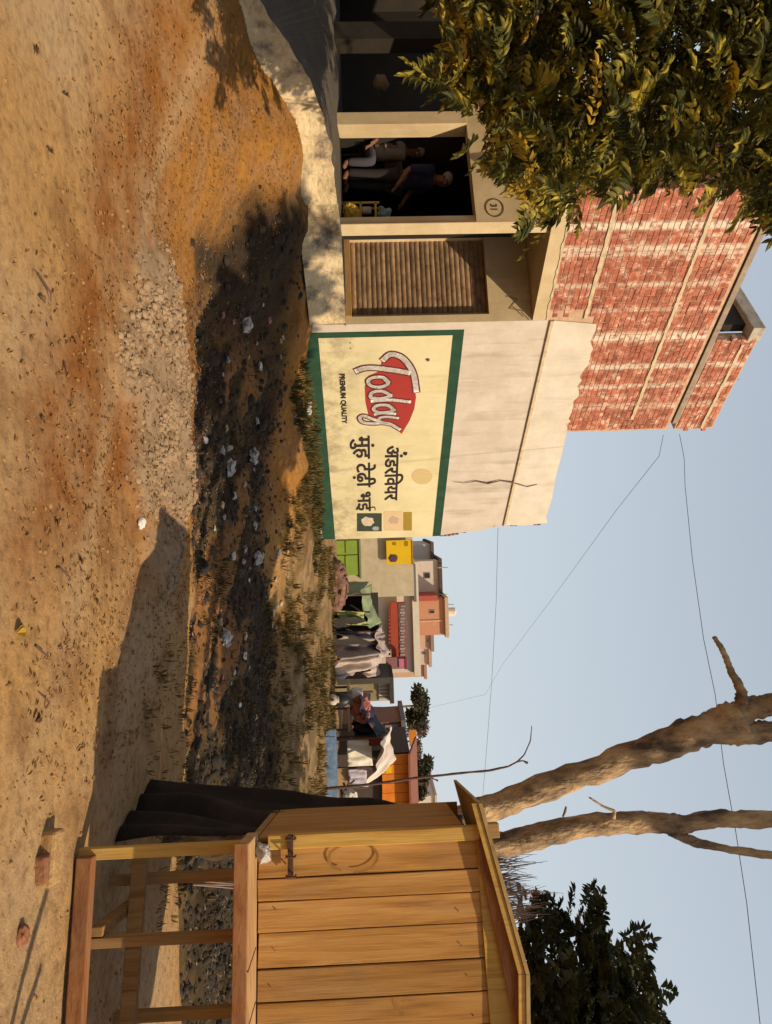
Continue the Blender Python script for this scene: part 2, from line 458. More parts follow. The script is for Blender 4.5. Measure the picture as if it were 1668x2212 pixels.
def brick_mat():
    mt, t, b = nodes('brick_red'); L = t.links.new
    ge = t.nodes.new('ShaderNodeNewGeometry'); oi = t.nodes.new('ShaderNodeObjectInfo'); tc = t.nodes.new('ShaderNodeTexCoord')
    n = t.nodes.new('ShaderNodeTexNoise'); n.inputs['Scale'].default_value = 7; n.inputs['Detail'].default_value = 8; n.inputs['Roughness'].default_value = .75
    L(ge.outputs['Position'], n.inputs['Vector'])
    r = ramp(t, [(.30, (.20, .058, .036)), (.47, (.36, .105, .058)), (.55, (.43, .165, .10)), (.62, (.60, .43, .31))])
    L(n.outputs['Fac'], r.inputs[0])
    hs = t.nodes.new('ShaderNodeHueSaturation')
    wn = t.nodes.new('ShaderNodeTexWhiteNoise'); wn.noise_dimensions = '3D'
    sn = t.nodes.new('ShaderNodeVectorMath'); sn.operation = 'SNAP'; sn.inputs[1].default_value = (.16, .16, .085)
    L(ge.outputs['Position'], sn.inputs[0]); L(sn.outputs[0], wn.inputs['Vector'])
    mr = t.nodes.new('ShaderNodeMapRange'); mr.inputs['To Min'].default_value = .72; mr.inputs['To Max'].default_value = 1.25
    L(wn.outputs['Value'], mr.inputs[0]); L(mr.outputs[0], hs.inputs['Value']); L(r.outputs[0], hs.inputs['Color'])
    # upright smears of pale mortar (wet runs down the putlog rows)
    dt = t.nodes.new('ShaderNodeVectorMath'); dt.operation = 'DOT_PRODUCT'; dt.inputs[1].default_value = DW
    L(ge.outputs['Position'], dt.inputs[0])
    base = P0.dot(DW)
    fac = None
    for c, w, k in ((-1.70, .09, 1), (-1.36, .07, .8), (-1.27, .05, .7), (.22, .13, .95), (.84, .08, .8), (1.28, .07, .7), (-.75, .06, .6), (-.3, .05, .45), (1.75, .1, .5)):
        s1 = t.nodes.new('ShaderNodeMath'); s1.operation = 'SUBTRACT'; s1.inputs[1].default_value = base + c; L(dt.outputs['Value'], s1.inputs[0])
        s2 = t.nodes.new('ShaderNodeMath'); s2.operation = 'ABSOLUTE'; L(s1.outputs[0], s2.inputs[0])
        s3 = t.nodes.new('ShaderNodeMapRange'); s3.inputs['From Min'].default_value = w * .35; s3.inputs['From Max'].default_value = w
        s3.inputs['To Min'].default_value = k; s3.inputs['To Max'].default_value = 0; L(s2.outputs[0], s3.inputs[0])
        if fac is None: fac = s3.outputs[0]
        else:
            mxn = t.nodes.new('ShaderNodeMath'); mxn.operation = 'MAXIMUM'; L(fac, mxn.inputs[0]); L(s3.outputs[0], mxn.inputs[1]); fac = mxn.outputs[0]
    n3 = t.nodes.new('ShaderNodeTexNoise'); n3.inputs['Scale'].default_value = 11; n3.inputs['Detail'].default_value = 6; L(ge.outputs['Position'], n3.inputs['Vector'])
    m3 = t.nodes.new('ShaderNodeMapRange'); m3.inputs['From Min'].default_value = .36; m3.inputs['From Max'].default_value = .52; L(n3.outputs['Fac'], m3.inputs[0])
    mu = t.nodes.new('ShaderNodeMath'); mu.operation = 'MULTIPLY'; L(fac, mu.inputs[0]); L(m3.outputs[0], mu.inputs[1])
    mx = t.nodes.new('ShaderNodeMix'); mx.data_type = 'RGBA'; L(mu.outputs[0], mx.inputs['Factor'])
    L(hs.outputs[0], mx.inputs[6]); mx.inputs[7].default_value = (.66, .56, .43, 1)
    L(mx.outputs[2], b.inputs['Base Color']); b.inputs['Roughness'].default_value = .95
    bp = t.nodes.new('ShaderNodeBump'); bp.inputs['Strength'].default_value = .5; bp.inputs['Distance'].default_value = .012
    L(n3.outputs['Fac'], bp.inputs['Height']); L(bp.outputs[0], b.inputs['Normal'])
    return mt
M_brick = brick_mat()

BLD = thing('brick_building', W(0, -1, .9), 'half plastered building with a bare red brick upper storey and a painted advertisement wall', 'building')
def part(name, mt, parent=BLD, **k):
    mb = MB(); return mb, (lambda: mb.build(name, mt, parent, **k))
def wbox(mb, t0, t1, s0, s1, z0, z1): return mb.ob(W(t0, s0, z0), DW * (t1 - t0), NW * (s1 - s0), UP * (z1 - z0))

# plastered lower wall with a broken right-hand end
R.seed(3)
poly = [(-.14, .3), (5.52, .3), (5.5, 2.2), (5.52, 3.2), (5.42, 3.6), (5.38, 4.1), (5.24, 4.5), (5.22, 4.655), (-.14, 4.655)]
mb = MB(); mb.prism([W(t, 0, z) for t, z in poly], NW * -.24); lower = mb.build('plaster_wall', M_plaster, BLD)
mb = MB(); wbox(mb, -.14, 5.2, -.06, .035, 4.66, 4.72); mb.build('ledge', M_band, BLD, bevel=.008)
top = [(5.14, 5.62), (4.9, 5.55), (4.3, 5.56), (3.6, 5.50), (3.0, 5.49), (2.43, 5.46)]
t = 2.43
while t > .02:
    t -= R.uniform(.05, .16); top.append((max(t, -.13), 5.44 + R.uniform(-.05, .05)))
poly = [(-.14, 4.724), (5.17, 4.724), (5.2, 5.1)] + top
mb = MB(); mb.prism([W(t, .016, z) for t, z in poly], NW * -.2); mb.build('white_plaster', M_white, BLD)
mb = MB()
for i in range(26):                                      # broken courses showing at the wall's open end
    z = 3.3 + i * .085; t = 5.52 - smooth01((z - 3.2) / 1.4) * .33
    wbox(mb, t - .03 + R.uniform(-.03, .0), t + R.uniform(.02, .07), -.22, -.02, z, z + .07)
mb.build('broken_brick_edge', mat('brick_dark', (.20, .07, .035), (.09, .04, .025), scale=8), BLD)

# brick storey
T0, T1, ZB, ZTOP = -2.235, 2.39, 4.60, 7.38
mb = MB(); wbox(mb, T0 + .008, T1 - .008, -4.0, -.009, 4.60, 7.38); core = mb.build('upper_wall', M_mortar, BLD)
def brick_mesh(name, L, k):
    mb = MB(); e = .004
    R.seed(40 + k)
    j = lambda: R.uniform(-e, e)
    h = .073
    p = []
    for s in (-.10, 0):
        for (a, z) in ((0, 0), (L, 0), (L, h), (0, h)):
            p.append(DW * (a + j()) + NW * (s + (j() if s == 0 else 0)) + UP * (z + j()))
    mb.add(p, [(0, 1, 2, 3), (7, 6, 5, 4), (0, 4, 5, 1), (1, 5, 6, 2), (2, 6, 7, 3), (3, 7, 4, 0)])
    me = bpy.data.meshes.new(name)
    me.from_pydata([q[:] for q in mb.v], [], mb.f); me.materials.append(M_brick); me.validate(); me.update()
    # faces looking outward
    import bmesh
    bm = bmesh.new(); bm.from_mesh(me); bmesh.ops.recalc_face_normals(bm, faces=bm.faces); bm.to_mesh(me); bm.free()
    return me
FULL = [brick_mesh('brick', .229, k) for k in range(5)]
HALF = [brick_mesh('brick', .109, k + 9) for k in range(3)]
spots = []
R.seed(5)
row, z = 0, ZB + .006
while z + .075 < ZTOP:
    head = row % 2 == 1
    t = T0 + .002
    k = 0
    while t < T1 - .06:
        half = (head and k == 0) or R.random() < .06 or t + .232 > T1
        L = .109 if half else .229
        if not (t + L > -.10 and z < 5.36):                  # hidden under the plaster patch
            spots.append((t, z + R.uniform(-.004, .004), half))
        t += L + .012; k += 1
    z += .085; row += 1
par = []
z = 7.53
while z + .07 < 8.24:
    t = .34 + R.uniform(-.06, .06)
    while t < T1 - .06:
        half = t + .232 > T1
        par.append((t, z, half)); t += (.109 if half else .229) + .012
    z += .085
allb = sorted(spots + par, key=lambda q: (W(q[0], 0, q[1]) - EYE).length)
rest = MB()
for i, (t, z, half) in enumerate(allb):
    me = R.choice(HALF if half else FULL)
    w = W(t, R.uniform(-.003, .004), z)
    if i < 300:
        hang(bpy.data.objects.new('brick', me), core, w)
    else:
        rest.add([w + v.co for v in me.vertices], [tuple(p.vertices) for p in me.polygons])
for z in np.arange(ZB + .006, ZTOP - .075, .085):            # bricks round the left-hand corner
    s = -.12 - R.uniform(0, .1)
    while s > -1.6:
        rest.ob(W(T0 - .001, s, z), DW * .1, NW * -.229, UP * .073); s -= .241
tag(rest.build('brick', M_brick, core), kind='stuff')
mb = MB(); wbox(mb, .36, T1 - .008, -.23, -.009, 7.50, 8.22); mb.build('parapet', M_mortar, BLD)
def ragged_band(name, t0, t1, z, h, s, mt, amp=.012):
    mb = MB(); n = max(3, int((t1 - t0) / .07)); lo, hi = [], []
    for i in range(n + 1):
        t = lerp(t0, t1, i / n)
        lo.append(W(t, s, z + R.uniform(-amp, amp))); hi.append(W(t, s, z + h + R.uniform(-amp, amp)))
    mb.prism(lo + hi[::-1], NW * -.12); return mb.build(name, mt, BLD)
ragged_band('concrete_band', T0 + .02, 2.08, 6.58, .055, .014, M_band, .008)
ragged_band('concrete_band', T0 + .02, -.16, 5.19, .06, .014, M_band, .008)
ragged_band('concrete_band', .42, 2.36, 7.98, .05, .014, M_band, .008)
ragged_band('brick_footing', T0, -.145, 4.585, .03, .01, M_band, .012)
mb = MB(); wbox(mb, T0 - .05, 2.2, -4.0, .022, 7.40, 7.49); mb.build('roof_slab', stained('slab_conc', (.30, .23, .17), (.42, .33, .25), (.10, .075, .06), .9, 5), BLD)
mb = MB(); wbox(mb, .10, .36, -3.2, .0, 8.05, 8.26); mb.build('parapet_beam', M_conc, BLD, bevel=.01)
mb = MB(); wbox(mb, .20, .34, -3.2, -.24, 7.51, 8.05); mb.build('stair_wall', M_dim, BLD)
mb = MB(); wbox(mb, 2.37, 2.43, -.1, -.06, 7.6, 7.63); mb.tube([W(1.25, -.1, 8.2), W(1.27, -.08, 8.33)], .008, 5); mb.build('reinforcing_bar', M_conc, BLD)
# floor slab over the shops (soffit)
mb = MB(); mb.prism([W(T0, 0, 4.38), W(-.142, 0, 4.38), W(-.142, -4, 4.38), W(T0, -4, 4.38)], UP * .205); mb.build('floor_slab', M_cream, BLD)
mb = MB(); wbox(mb, T0 - 8, T0 - .005, -7, -1.15, 4.40, 4.56); mb.build('shop_roof', M_conc, BLD)
# recessed shop front with rolling shutter
g0, _ = gpix(681, 750); g1, _ = gpix(512, 750); zo0, zo1 = 1.53, 3.70
mb = MB()
mb.ob(G(0, 0, .9), DG * g0, NG * -.16, UP * 3.48)
mb.ob(G(g1 + .002, 0, .9), DG * .35, NG * -.16, UP * 3.48)
mb.ob(G(g0, -.001, zo1), DG * (g1 - g0 + .001), NG * -.158, UP * (4.375 - zo1))
mb.build('recess_wall', M_cream, BLD)
mb = MB(); mb.ob(G(g0, .03, 1.40), DG * (g1 - g0), NG * -.19, UP * .13); mb.build('door_sill', mat('sill_wood', (.42, .25, .09), (.25, .14, .05), scale=8, stretch=(1, 1, 3)), BLD, bevel=.006)
M_slat = mat('shutter_rust', (.27, .17, .095), (.12, .075, .042), scale=5, c3=(.37, .25, .145), rough=.6, bump=.2, rnd=.28, spread=.22, stretch=(1.2, 1.2, 1.2))
sh = MB(); sh.ob(G(g0 + .004, -.135, zo0), DG * (g1 - g0 - .008), NG * -.02, UP * (zo1 - zo0))
sh = sh.build('shutter', M_slat, BLD)
ns = 27; hs_ = (zo1 - zo0 - .01) / ns
mb = MB(); ln = g1 - g0 - .01
pr = [(0, 0), (.010, .12), (.017, .4), (.017, .6), (.010, .85), (0, .97)]
mb.prism([NG * a + UP * (b * hs_) for a, b in pr], DG * ln)
sme = bpy.data.meshes.new('slat'); sme.from_pydata([v[:] for v in mb.v], [], mb.f); sme.materials.append(M_slat); sme.validate()
for i in range(ns):
    hang(bpy.data.objects.new('slat', sme), sh, G(g0 + .005, -.132, zo0 + .005 + i * hs_))
# faint scrawl on the wall over the shutter and a few more marks
def strokes(mb, pts2, w, fr, lift, depth=.003):
    """a brush stroke: ribbon of width w through 2-D points placed by fr(a, b, lift)"""
    n = len(pts2)
    for (a, b) in zip(pts2, pts2[1:]):
        d = V3((b[0] - a[0], b[1] - a[1], 0)); 
        if d.length < 1e-6: continue
        d.normalize(); x = V3((-d.y, d.x, 0)) * w / 2; e = d * w * .35
        q = [(a[0] - e.x - x.x, a[1] - e.y - x.y), (b[0] + e.x - x.x, b[1] + e.y - x.y), (b[0] + e.x + x.x, b[1] + e.y + x.y), (a[0] - e.x + x.x, a[1] - e.y + x.y)]
        mb.prism([fr(p[0], p[1], lift) for p in q], fr(0, 0, depth) - fr(0, 0, 0))
M_faint = mat('faint_mark', (.33, .24, .13), scale=9, bump=0)
mb = MB(); fr = lambda a, b, l: G(a, l, b)
for U0, V0, pts in ((640, 575, [(0, 0), (6, -24), (26, -8), (32, -36)]), (662, 560, [(0, 0), (22, -22)]), (676, 540, [(0, 0), (14, -14)])):
    strokes(mb, [gpix(U0 + a, V0 + b) for a, b in pts], .018, fr, .0015)
mb.build('scrawl', M_faint, BLD)
# left shop: pillar, wall over the door, second bay
mb = MB(); wbox(mb, -1.765, -1.593, -.25, -.05, 1.25, 4.375); mb.build('pillar', M_cream, BLD, bevel=.008)
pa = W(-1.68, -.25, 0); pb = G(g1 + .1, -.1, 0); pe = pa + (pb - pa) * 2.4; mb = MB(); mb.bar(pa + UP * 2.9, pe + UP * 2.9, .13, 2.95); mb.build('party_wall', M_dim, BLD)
gd0, _ = lpix(481, 750); gd1, _ = lpix(270, 750); gp1, _ = lpix(243, 750)
gq0, _ = lpix(86, 750); gq1, _ = lpix(48, 750)
ZL = 3.32
mb = MB()
mb.ob(Lf(0.001, 0, 1.0), DL * (gd0 - .001), NL * -.2, UP * 3.37)
mb.ob(Lf(gd0, -.001, ZL), DL * (gp1 + 9 - gd0), NL * -.198, UP * (4.37 - ZL))
mb.build('shop_wall', M_cream, BLD)
mb = MB(); mb.ob(Lf(gd1, .02, 1.0), DL * (gp1 - gd1), NL * -.24, UP * (ZL - 1.002)); mb.build('door_jamb', M_cream, BLD, bevel=.006)
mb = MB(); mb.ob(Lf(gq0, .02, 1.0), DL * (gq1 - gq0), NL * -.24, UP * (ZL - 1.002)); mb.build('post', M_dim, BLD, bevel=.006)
mb = MB(); mb.ob(Lf(gd0 + .02, -.10, 1.45), DL * .06, NL * -.05, UP * 1.86); mb.build('folded_door', mat('door_wood', (.10, .06, .03), scale=6, stretch=(1, 1, .2)), BLD)
mb = MB()
mb.prism([Lf(-1.9, -1.6, 1.0), Lf(9, -.205, 1.0), Lf(9, -4, 1.0), Lf(-1.9, -4, 1.0)], UP * .0)if 0 else None
mb.ob(Lf(-.25, -.2, .9), DL * 9.5, NL * -4, UP * .54)
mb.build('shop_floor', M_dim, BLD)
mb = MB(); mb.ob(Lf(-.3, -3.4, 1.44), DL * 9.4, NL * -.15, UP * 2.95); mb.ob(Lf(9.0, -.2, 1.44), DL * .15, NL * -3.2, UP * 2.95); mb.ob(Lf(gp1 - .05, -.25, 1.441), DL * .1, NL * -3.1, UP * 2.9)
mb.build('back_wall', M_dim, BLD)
# house number 31 in a ring
def text(body, size, fr, mt, name, parent, lift=.003, sx=1.0, bold=0.0, shear=0.0):
    c = bpy.data.curves.new('lettering', 'FONT'); c.body = body; c.size = size; c.offset = bold; c.shear = shear; c.resolution_u = 4
    tmp = bpy.data.objects.new('lettering', c); COL.objects.link(tmp)
    bpy.context.view_layer.update()
    me = bpy.data.meshes.new_from_object(tmp.evaluated_get(bpy.context.evaluated_depsgraph_get()))
    bpy.data.objects.remove(tmp); bpy.data.curves.remove(c)
    w = world_of(parent)
    for v in me.vertices: v.co = fr(v.co.x * sx, v.co.y, lift) - w
    me.materials.clear(); me.materials.append(mt); me.update()
    o = bpy.data.objects.new(name, me); hang(o, parent, w)
    return o
M_brown = mat('paint_brown', (.12, .08, .03), scale=9, bump=0)
gc, zc = lpix(449, 600)
fr = lambda a, b, l: Lf(gc - a, l, zc + b)
mb = MB(); strokes(mb, [(.155 * math.cos(k * .3), .125 * math.sin(k * .3)) for k in range(22)], .016, fr, .002); mb.build('number_ring', M_brown, BLD)
text('31', .13, lambda a, b, l: fr(a - .07, b - .05, l), M_brown, 'house_number', BLD, bold=.004)
# plinth and the sloping apron in front of the shops
edge = [on_y(715, 924, 10.93), on_y(600, 927, 10.25), on_y(512, 930, 9.72), on_y(440, 934, 9.35), on_y(300, 956, 8.7), on_y(170, 999, 8.0), on_y(60, 1068, 7.3), on_y(-80, 1165, 6.8)]
edge[0], edge[1], edge[2] = W(-.2, .05, 1.43), W(-.9, .12, 1.43), W(-1.8, .3, 1.43); edge[3].z = 1.40
back = [G(-.02, -.02, 1.432), G(.8, -.02, 1.432), G(g1 + .1, -.02, 1.432), Lf(.3, -.21, 1.432), Lf(1.3, -.21, 1.432), Lf(2.4, -.21, 1.432), Lf(4.2, -.21, 1.43), Lf(8, -.21, 1.43)]
back[3] = Lf(.3, -.21, 1.432)
ap, wl = MB(), MB()
nE = len(edge)
def ed(k, f):
    p = edge[k].lerp(edge[k + 1], f)
    if k > 2: p = p + V3((.5, -.8, 0)) * (.09 * fbm(p.x * 1.3, p.y, 2.2, 12)) + V3((0, 0, .035 * fbm(p.x, p.y, 4, 17)))
    return p
for k in range(nE - 1):
    for i in range(14):
        a, b = ed(k, i / 14), ed(k, (i + 1) / 14); c, d = back[k].lerp(back[k + 1], (i + 1) / 14), back[k].lerp(back[k + 1], i / 14)
        ap.add([a, b, c, d], [(0, 1, 2, 3)])
        o = V3((.25, -.6, 0)) * .04
        def drop(p, j): return V3((p.x, p.y, p.z - .55)) + V3((.5, -1, 0)) * .09 + V3((0, 0, 0))
        wob = lambda p: V3((p.x + .06 * nz(p.x, p.y, 5), p.y + .06 * nz(p.x, p.y, 5, 3), p.z - .2 - .1 * nz(p.x, p.y, 3, 6)))
        wl.add([a, wob(a), drop(a, 0), drop(b, 0), wob(b), b], [(0, 1, 4, 5), (1, 2, 3, 4)])
ap.build('apron', mat('apron_concrete', (.10, .082, .06), (.055, .045, .034), scale=3, bump=.4, bscale=20), BLD)  # concrete darkened, the tree's shade partly put into its colour
wl.build('plinth_face', mat('plinth_face', (.52, .40, .23), (.13, .105, .085), scale=2.6, c3=(.62, .49, .30), bump=.9, bscale=18, spread=.14, bdist=.03), BLD)
# dark trailing cable on the end wall
mb = MB(); mb.tube([W(*(lambda q: (q[0], .03, q[1]))(wpix(U, V))) for U, V in ((1044, 508), (1049, 530), (1040, 560), (1036, 588), (1042, 615), (1037, 640), (1041, 668), (1038, 690))], [.006, .010, .017, .010, .02, .011, .007, .004], 6); mb.build('soot_streak', mat('soot', (.19, .14, .10), (.10, .075, .055), scale=20), BLD)

# ------------------------------------------------------------------ painted advertisement
SG = thing('painted_sign', W(2.7, .006, .72), 'cream advertisement wall panel with green border, red script logo and black lettering', 'sign')
mb = MB(); wbox(mb, .0, 5.5, -.01, .008, .72, 3.31); mb.build('border', M_green, SG)
mb = MB(); wbox(mb, .10, 5.5, -.005, .013, .985, 3.13); mb.build('panel', M_sign, SG)
def cp(cx, cy): return (669 + cy * .2552, 1060 - cx * .2552)
def sp(cx, cy):
    return wpix(*cp(cx, cy), .013)
fs_ = lambda a, b, l: W(a, .013 + l, b)
M_red = mat('paint_red', (.36, .035, .025), (.28, .028, .02), scale=3, bump=.05, spread=.3)
M_redline = mat('paint_red_line', (.27, .05, .05), scale=5, bump=0)
M_cw = mat('paint_white', (.80, .75, .69), (.75, .69, .62), scale=3, bump=0)
red = [(850, 430), (930, 400), (1010, 425), (1075, 520), (1125, 640), (1140, 740), (1125, 840), (1085, 940), (1018, 1050), (960, 1002), (880, 955), (800, 935), (738, 895), (712, 780), (706, 650), (735, 560), (830, 520)]
mb = MB(); mb.prism([fs_(*sp(*p), .002) for p in red], NW * .0015); mb.build('logo_shape', M_red, SG)
def curve(pts, n=7):
    out = []
    P = [pts[0]] + list(pts) + [pts[-1]]
    for i in range(1, len(P) - 2):
        for k in range(n):
            u = k / n; a, b, c, d = P[i - 1], P[i], P[i + 1], P[i + 2]
            out.append(tuple(.5 * ((2 * b[j]) + (-a[j] + c[j]) * u + (2 * a[j] - 5 * b[j] + 4 * c[j] - d[j]) * u * u + (-a[j] + 3 * b[j] - 3 * c[j] + d[j]) * u ** 3) for j in (0, 1)))
    return out + [pts[-1]]
ST = [([(865, 420), (925, 378), (1010, 398), (1080, 468), (1122, 560), (1142, 685)], 44),
      ([(1075, 532), (960, 512), (800, 492), (700, 495), (640, 515)], 46),
      ([(905, 610), (860, 572), (780, 572), (735, 600), (760, 642), (840, 652), (900, 625), (880, 590)], 30),
      ([(925, 722), (850, 688), (770, 700), (762, 742), (850, 748), (925, 728)], 30), ([(768, 772), (920, 762), (1085, 778)], 32),
      ([(950, 845), (900, 808), (815, 808), (782, 840), (825, 868), (920, 862), (955, 845)], 30), ([(960, 880), (860, 872), (795, 885)], 28),
      ([(985, 915), (900, 905), (835, 915), (830, 950), (900, 965)], 26),
      ([(1000, 1010), (900, 960), (770, 962), (690, 950), (665, 915), (700, 898), (790, 930), (900, 965)], 30)]
px = .2552 * 12.0 / F
for nm, mt_, add, lf in (('letter_outline', M_redline, 24, .004), ('letter', M_cw, 0, .006)):
    for grp in ((0, 1), (2,), (3, 4), (5, 6), (7, 8)):
        mb = MB()
        for i in grp:
            pts, w = ST[i]; strokes(mb, [sp(*p) for p in curve(pts)], (w + add) * px, fs_, lf + i * .00012, .0008)
        mb.build(nm, mt_, SG)
def sign_text(body, cx, cy, size, sx, name, drop=0.0, **k):
    a, b = sp(cx, cy)
    text(body, size, lambda x, y, l: fs_(a + x, b + y + drop * x, l), M_black, name, SG, sx=sx, **k)
sign_text('PREMIUM QUALITY', 492, 540, .12, 1.12, 'slogan', bold=.007)
sign_text('मुंह टेढ़ी भई', 628, 1070, .41, 1.27, 'hindi_lettering', bold=.0065)
sign_text('अंडरिवयर', 880, 1150, .40, 1.12, 'hindi_lettering', bold=.0065)
sign_text('· ·', 545, 270, .2, 1, 'faint_lettering')
for dx in (.012, .022):
    sign_text('मुंह टेढ़ी भई', 628, 1070 + dx * 260, .41, 1.27, 'hindi_lettering', bold=.0065, lift=.003 + dx * .02)
    sign_text('अंडरिवयर', 880, 1150 + dx * 260, .40, 1.12, 'hindi_lettering', bold=.0065, lift=.003 + dx * .02)
def patch(name, c0, c1, r0, r1, mt_, lf=.003):
    mb = MB(); q = [sp(c0, r0), sp(c1, r0), sp(c1, r1), sp(c0, r1)]
    mb.prism([fs_(*p, lf) for p in q], NW * .001); return mb.build(name, mt_, SG)
patch('product_picture', 640, 850, 1722, 1875, mat('paint_dkgreen', (.045, .06, .03), (.03, .035, .03), scale=9, bump=0))
def oval(name, cx, cy, rx, ry, mt_, lf, n=20, amp=0.0):
    mb = MB()
    mb.prism([fs_(*sp(cx + rx * math.cos(k * 2 * math.pi / n) * (1 + R.uniform(-amp, amp)), cy + ry * math.sin(k * 2 * math.pi / n) * (1 + R.uniform(-amp, amp))), lf) for k in range(n)], NW * .001); return mb.build(name, mt_, SG)
oval('product_shape', 730, 1790, 55, 38, mat('paint_pale', (.60, .52, .42), (.42, .30, .2), scale=14, bump=0), .0055, amp=.15)
oval('product_shape', 800, 1850, 30, 18, mat('paint_grey', (.36, .36, .34), scale=14, bump=0), .0055, amp=.15)
patch('product_picture', 868, 1025, 1705, 1870, mat('paint_buff', (.60, .45, .25), (.55, .38, .22), scale=9, bump=0))
oval('product_shape', 950, 1780, 42, 32, mat('paint_mauve', (.38, .24, .2), (.48, .35, .24), scale=22, bump=0), .0055, amp=.2)
patch('product_picture', 1032, 1105, 1712, 1868, mat('paint_olive', (.33, .22, .03), (.26, .17, .02), scale=9, bump=0))
oval('emblem', 1190, 1412, 88, 66, mat('paint_tan', (.57, .43, .21), (.50, .37, .17), scale=26, bump=0), .003, amp=.03)
oval('blot', 1238, 420, 16, 14, M_brown, .003, 9, .4)
oval('blot', 1050, 1215, 20, 16, M_black, .003, 9, .3)

# ------------------------------------------------------------------ wooden kiosk on stilts
KA = math.radians(15)
KO = V3((1.772, 3.83, 0)); KD = V3((math.cos(KA), -math.sin(KA), 0)); KQ = V3((math.sin(KA), math.cos(KA), 0))
def K(t, q, z): return KO + KD * t + KQ * q + UP * z
def kpix(U, V, q=0.0):
    p = on_plane(U, V, KO + KQ * q, KQ) - KO
    return p.dot(KD), p.z
def kbox(mb, t0, t1, q0, q1, z0, z1): return mb.ob(K(t0, q0, z0), KD * (t1 - t0), KQ * (q1 - q0), UP * (z1 - z0))
def wood(name, c1, c2, c3, st=(9, 9, .9), sc=2.2, rnd=.12, bump=.18):
    return mat(name, c1, c2, scale=sc, c3=c3, stretch=st, rnd=rnd, bump=bump, bscale=14, spread=.2, rough=.95, bdist=.006)
M_board = planks('plank_yellow', (.42, .212, .062), (.25, .115, .033), (.49, .275, .10), (.30, .175, .085))
M_batten = planks('plank_bright', (.50, .30, .075), (.36, .185, .045), (.56, .36, .115), (.38, .25, .11))
M_redwood = planks('plank_red', (.29, .125, .05), (.19, .07, .03), (.36, .18, .08), (.22, .13, .08), 0)
M_frame = planks('frame_wood', (.33, .19, .075), (.20, .10, .04), (.42, .26, .11), (.24, .16, .09))
M_iron = mat('rusty_iron', (.07, .05, .04), (.13, .06, .03), scale=14, rough=.6, metallic=.5)
KI = thing('wooden_kiosk', K(.7, .5, 0), 'yellow plank kiosk hut on wooden stilts with a low gable roof', 'kiosk')
ZC = .97
cuts = [kpix(U, 880)[0] for U in (1812, 1888, 1938, 2005, 2083, 2155)]
while cuts[-1] < 2.05: cuts.append(cuts[-1] + R.choice((.15, .17, .12)))  # front widened out of view so the kiosk's shadow reaches the trunk
for a, b in zip(cuts, cuts[1:]):
    q0 = R.uniform(-.008, .003); e0, e1, e2 = (R.uniform(.0015, .006) for _ in range(3)); mb = MB()
    mb.prism([K(a + e0, q0, ZC + R.uniform(.002, .012)), K(b - e1, q0 + R.uniform(-.004, .004), ZC + .006), K(b - e2, q0 + R.uniform(-.006, .006), 1.55), K(b - R.uniform(.001, .005), q0, 2.175 + .10 * a), K(a + R.uniform(.001, .005), q0, 2.175 + .10 * a), K(a + R.uniform(.001, .004), q0 + R.uniform(-.004, .004), 1.6)], KQ * .024); mb.build('plank', M_board, KI, bevel=.003, origin=K(a, 0, ZC))
WK = cuts[-1]
mb = MB(); kbox(mb, .02, WK, .027, .036, ZC, 2.2); mb.build('lining', mat('lining_dark', (.05, .03, .018), scale=5), KI)
mb = MB(); kbox(mb, -.02, .052, -.028, .03, ZC + .06, 2.19); mb.build('corner_batten', M_batten, KI, bevel=.004)
mb = MB(); kbox(mb, -.03, WK + .05, -.27, .04, ZC - .062, ZC); mb.build('counter', wood('counter_wood', (.42, .25, .11), (.30, .15, .06), (.52, .33, .16), st=(1, 7, 7)), KI, bevel=.006)
mb = MB(); kbox(mb, -.035, WK + .06, -.285, -.271, ZC - .075, ZC - .004); mb.build('counter_edge', M_redwood, KI, bevel=.004)
for a in (.55, .8, 1.1):
    mb = MB(); mb.bar(K(a, -.272, ZC + .001), K(a - .03, -.02, ZC + .001), .006, .003); mb.build('counter_crack', M_iron, KI)
# head beam, rising a little to the right
zl, zr = 2.165, 2.31
mb = MB(); mb.prism([K(.05, -.035, zl), K(WK + .05, -.035, zl + (zr - zl) * WK / .92), K(WK + .05, -.035, zl + .085 + (zr - zl) * WK / .92), K(.05, -.035, zl + .085)], KQ * .034); mb.build('head_beam', M_redwood, KI, bevel=.004)
mb = MB(); kbox(mb, -.03, .045, -.03, .03, 2.193, 2.30); mb.build('post_end', M_frame, KI, bevel=.004)
RT, RZ = kpix(2105, 523, -.09); RE, REZ = kpix(1736, 626, -.09)
rw = RT + (RT - RE)
mb = MB(); mb.prism([K(.0, -.012, 2.17), K(WK + .05, -.012, 2.2), K(WK + .05, -.012, RZ - .1), K(RT, -.012, RZ - .035), K(.0, -.012, lerp(REZ, RZ, (0 - RE) / (RT - RE)) - .03)], KQ * .012); mb.build('gable_panel', M_batten, KI)
def roof(name, ta, za, tb, zb):
    mb = MB(); mb.prism([K(ta, -.09, za - .02), K(tb, -.09, zb - .02), K(tb, -.09, zb), K(ta, -.09, za)], KQ * 1.16); mb.build(name, wood('roof_ply', (.36, .24, .10), (.2, .13, .06), (.45, .31, .14), st=(2, 2, 2)), KI)
roof('roof_panel', RE, REZ, RT, RZ); roof('roof_panel', RT + .002, RZ, rw, lerp(RZ, REZ, .35))
for ta, za, tb, zb in ((RE, REZ - .022, RT, RZ - .022), (RT + .002, RZ - .022, rw, lerp(RZ, REZ, .35) - .022)):
    mb = MB(); mb.prism([K(ta, -.08, za - .035), K(tb, -.08, zb - .035), K(tb, -.08, zb), K(ta, -.08, za)], KQ * .02); mb.build('roof_trim', M_batten, KI)
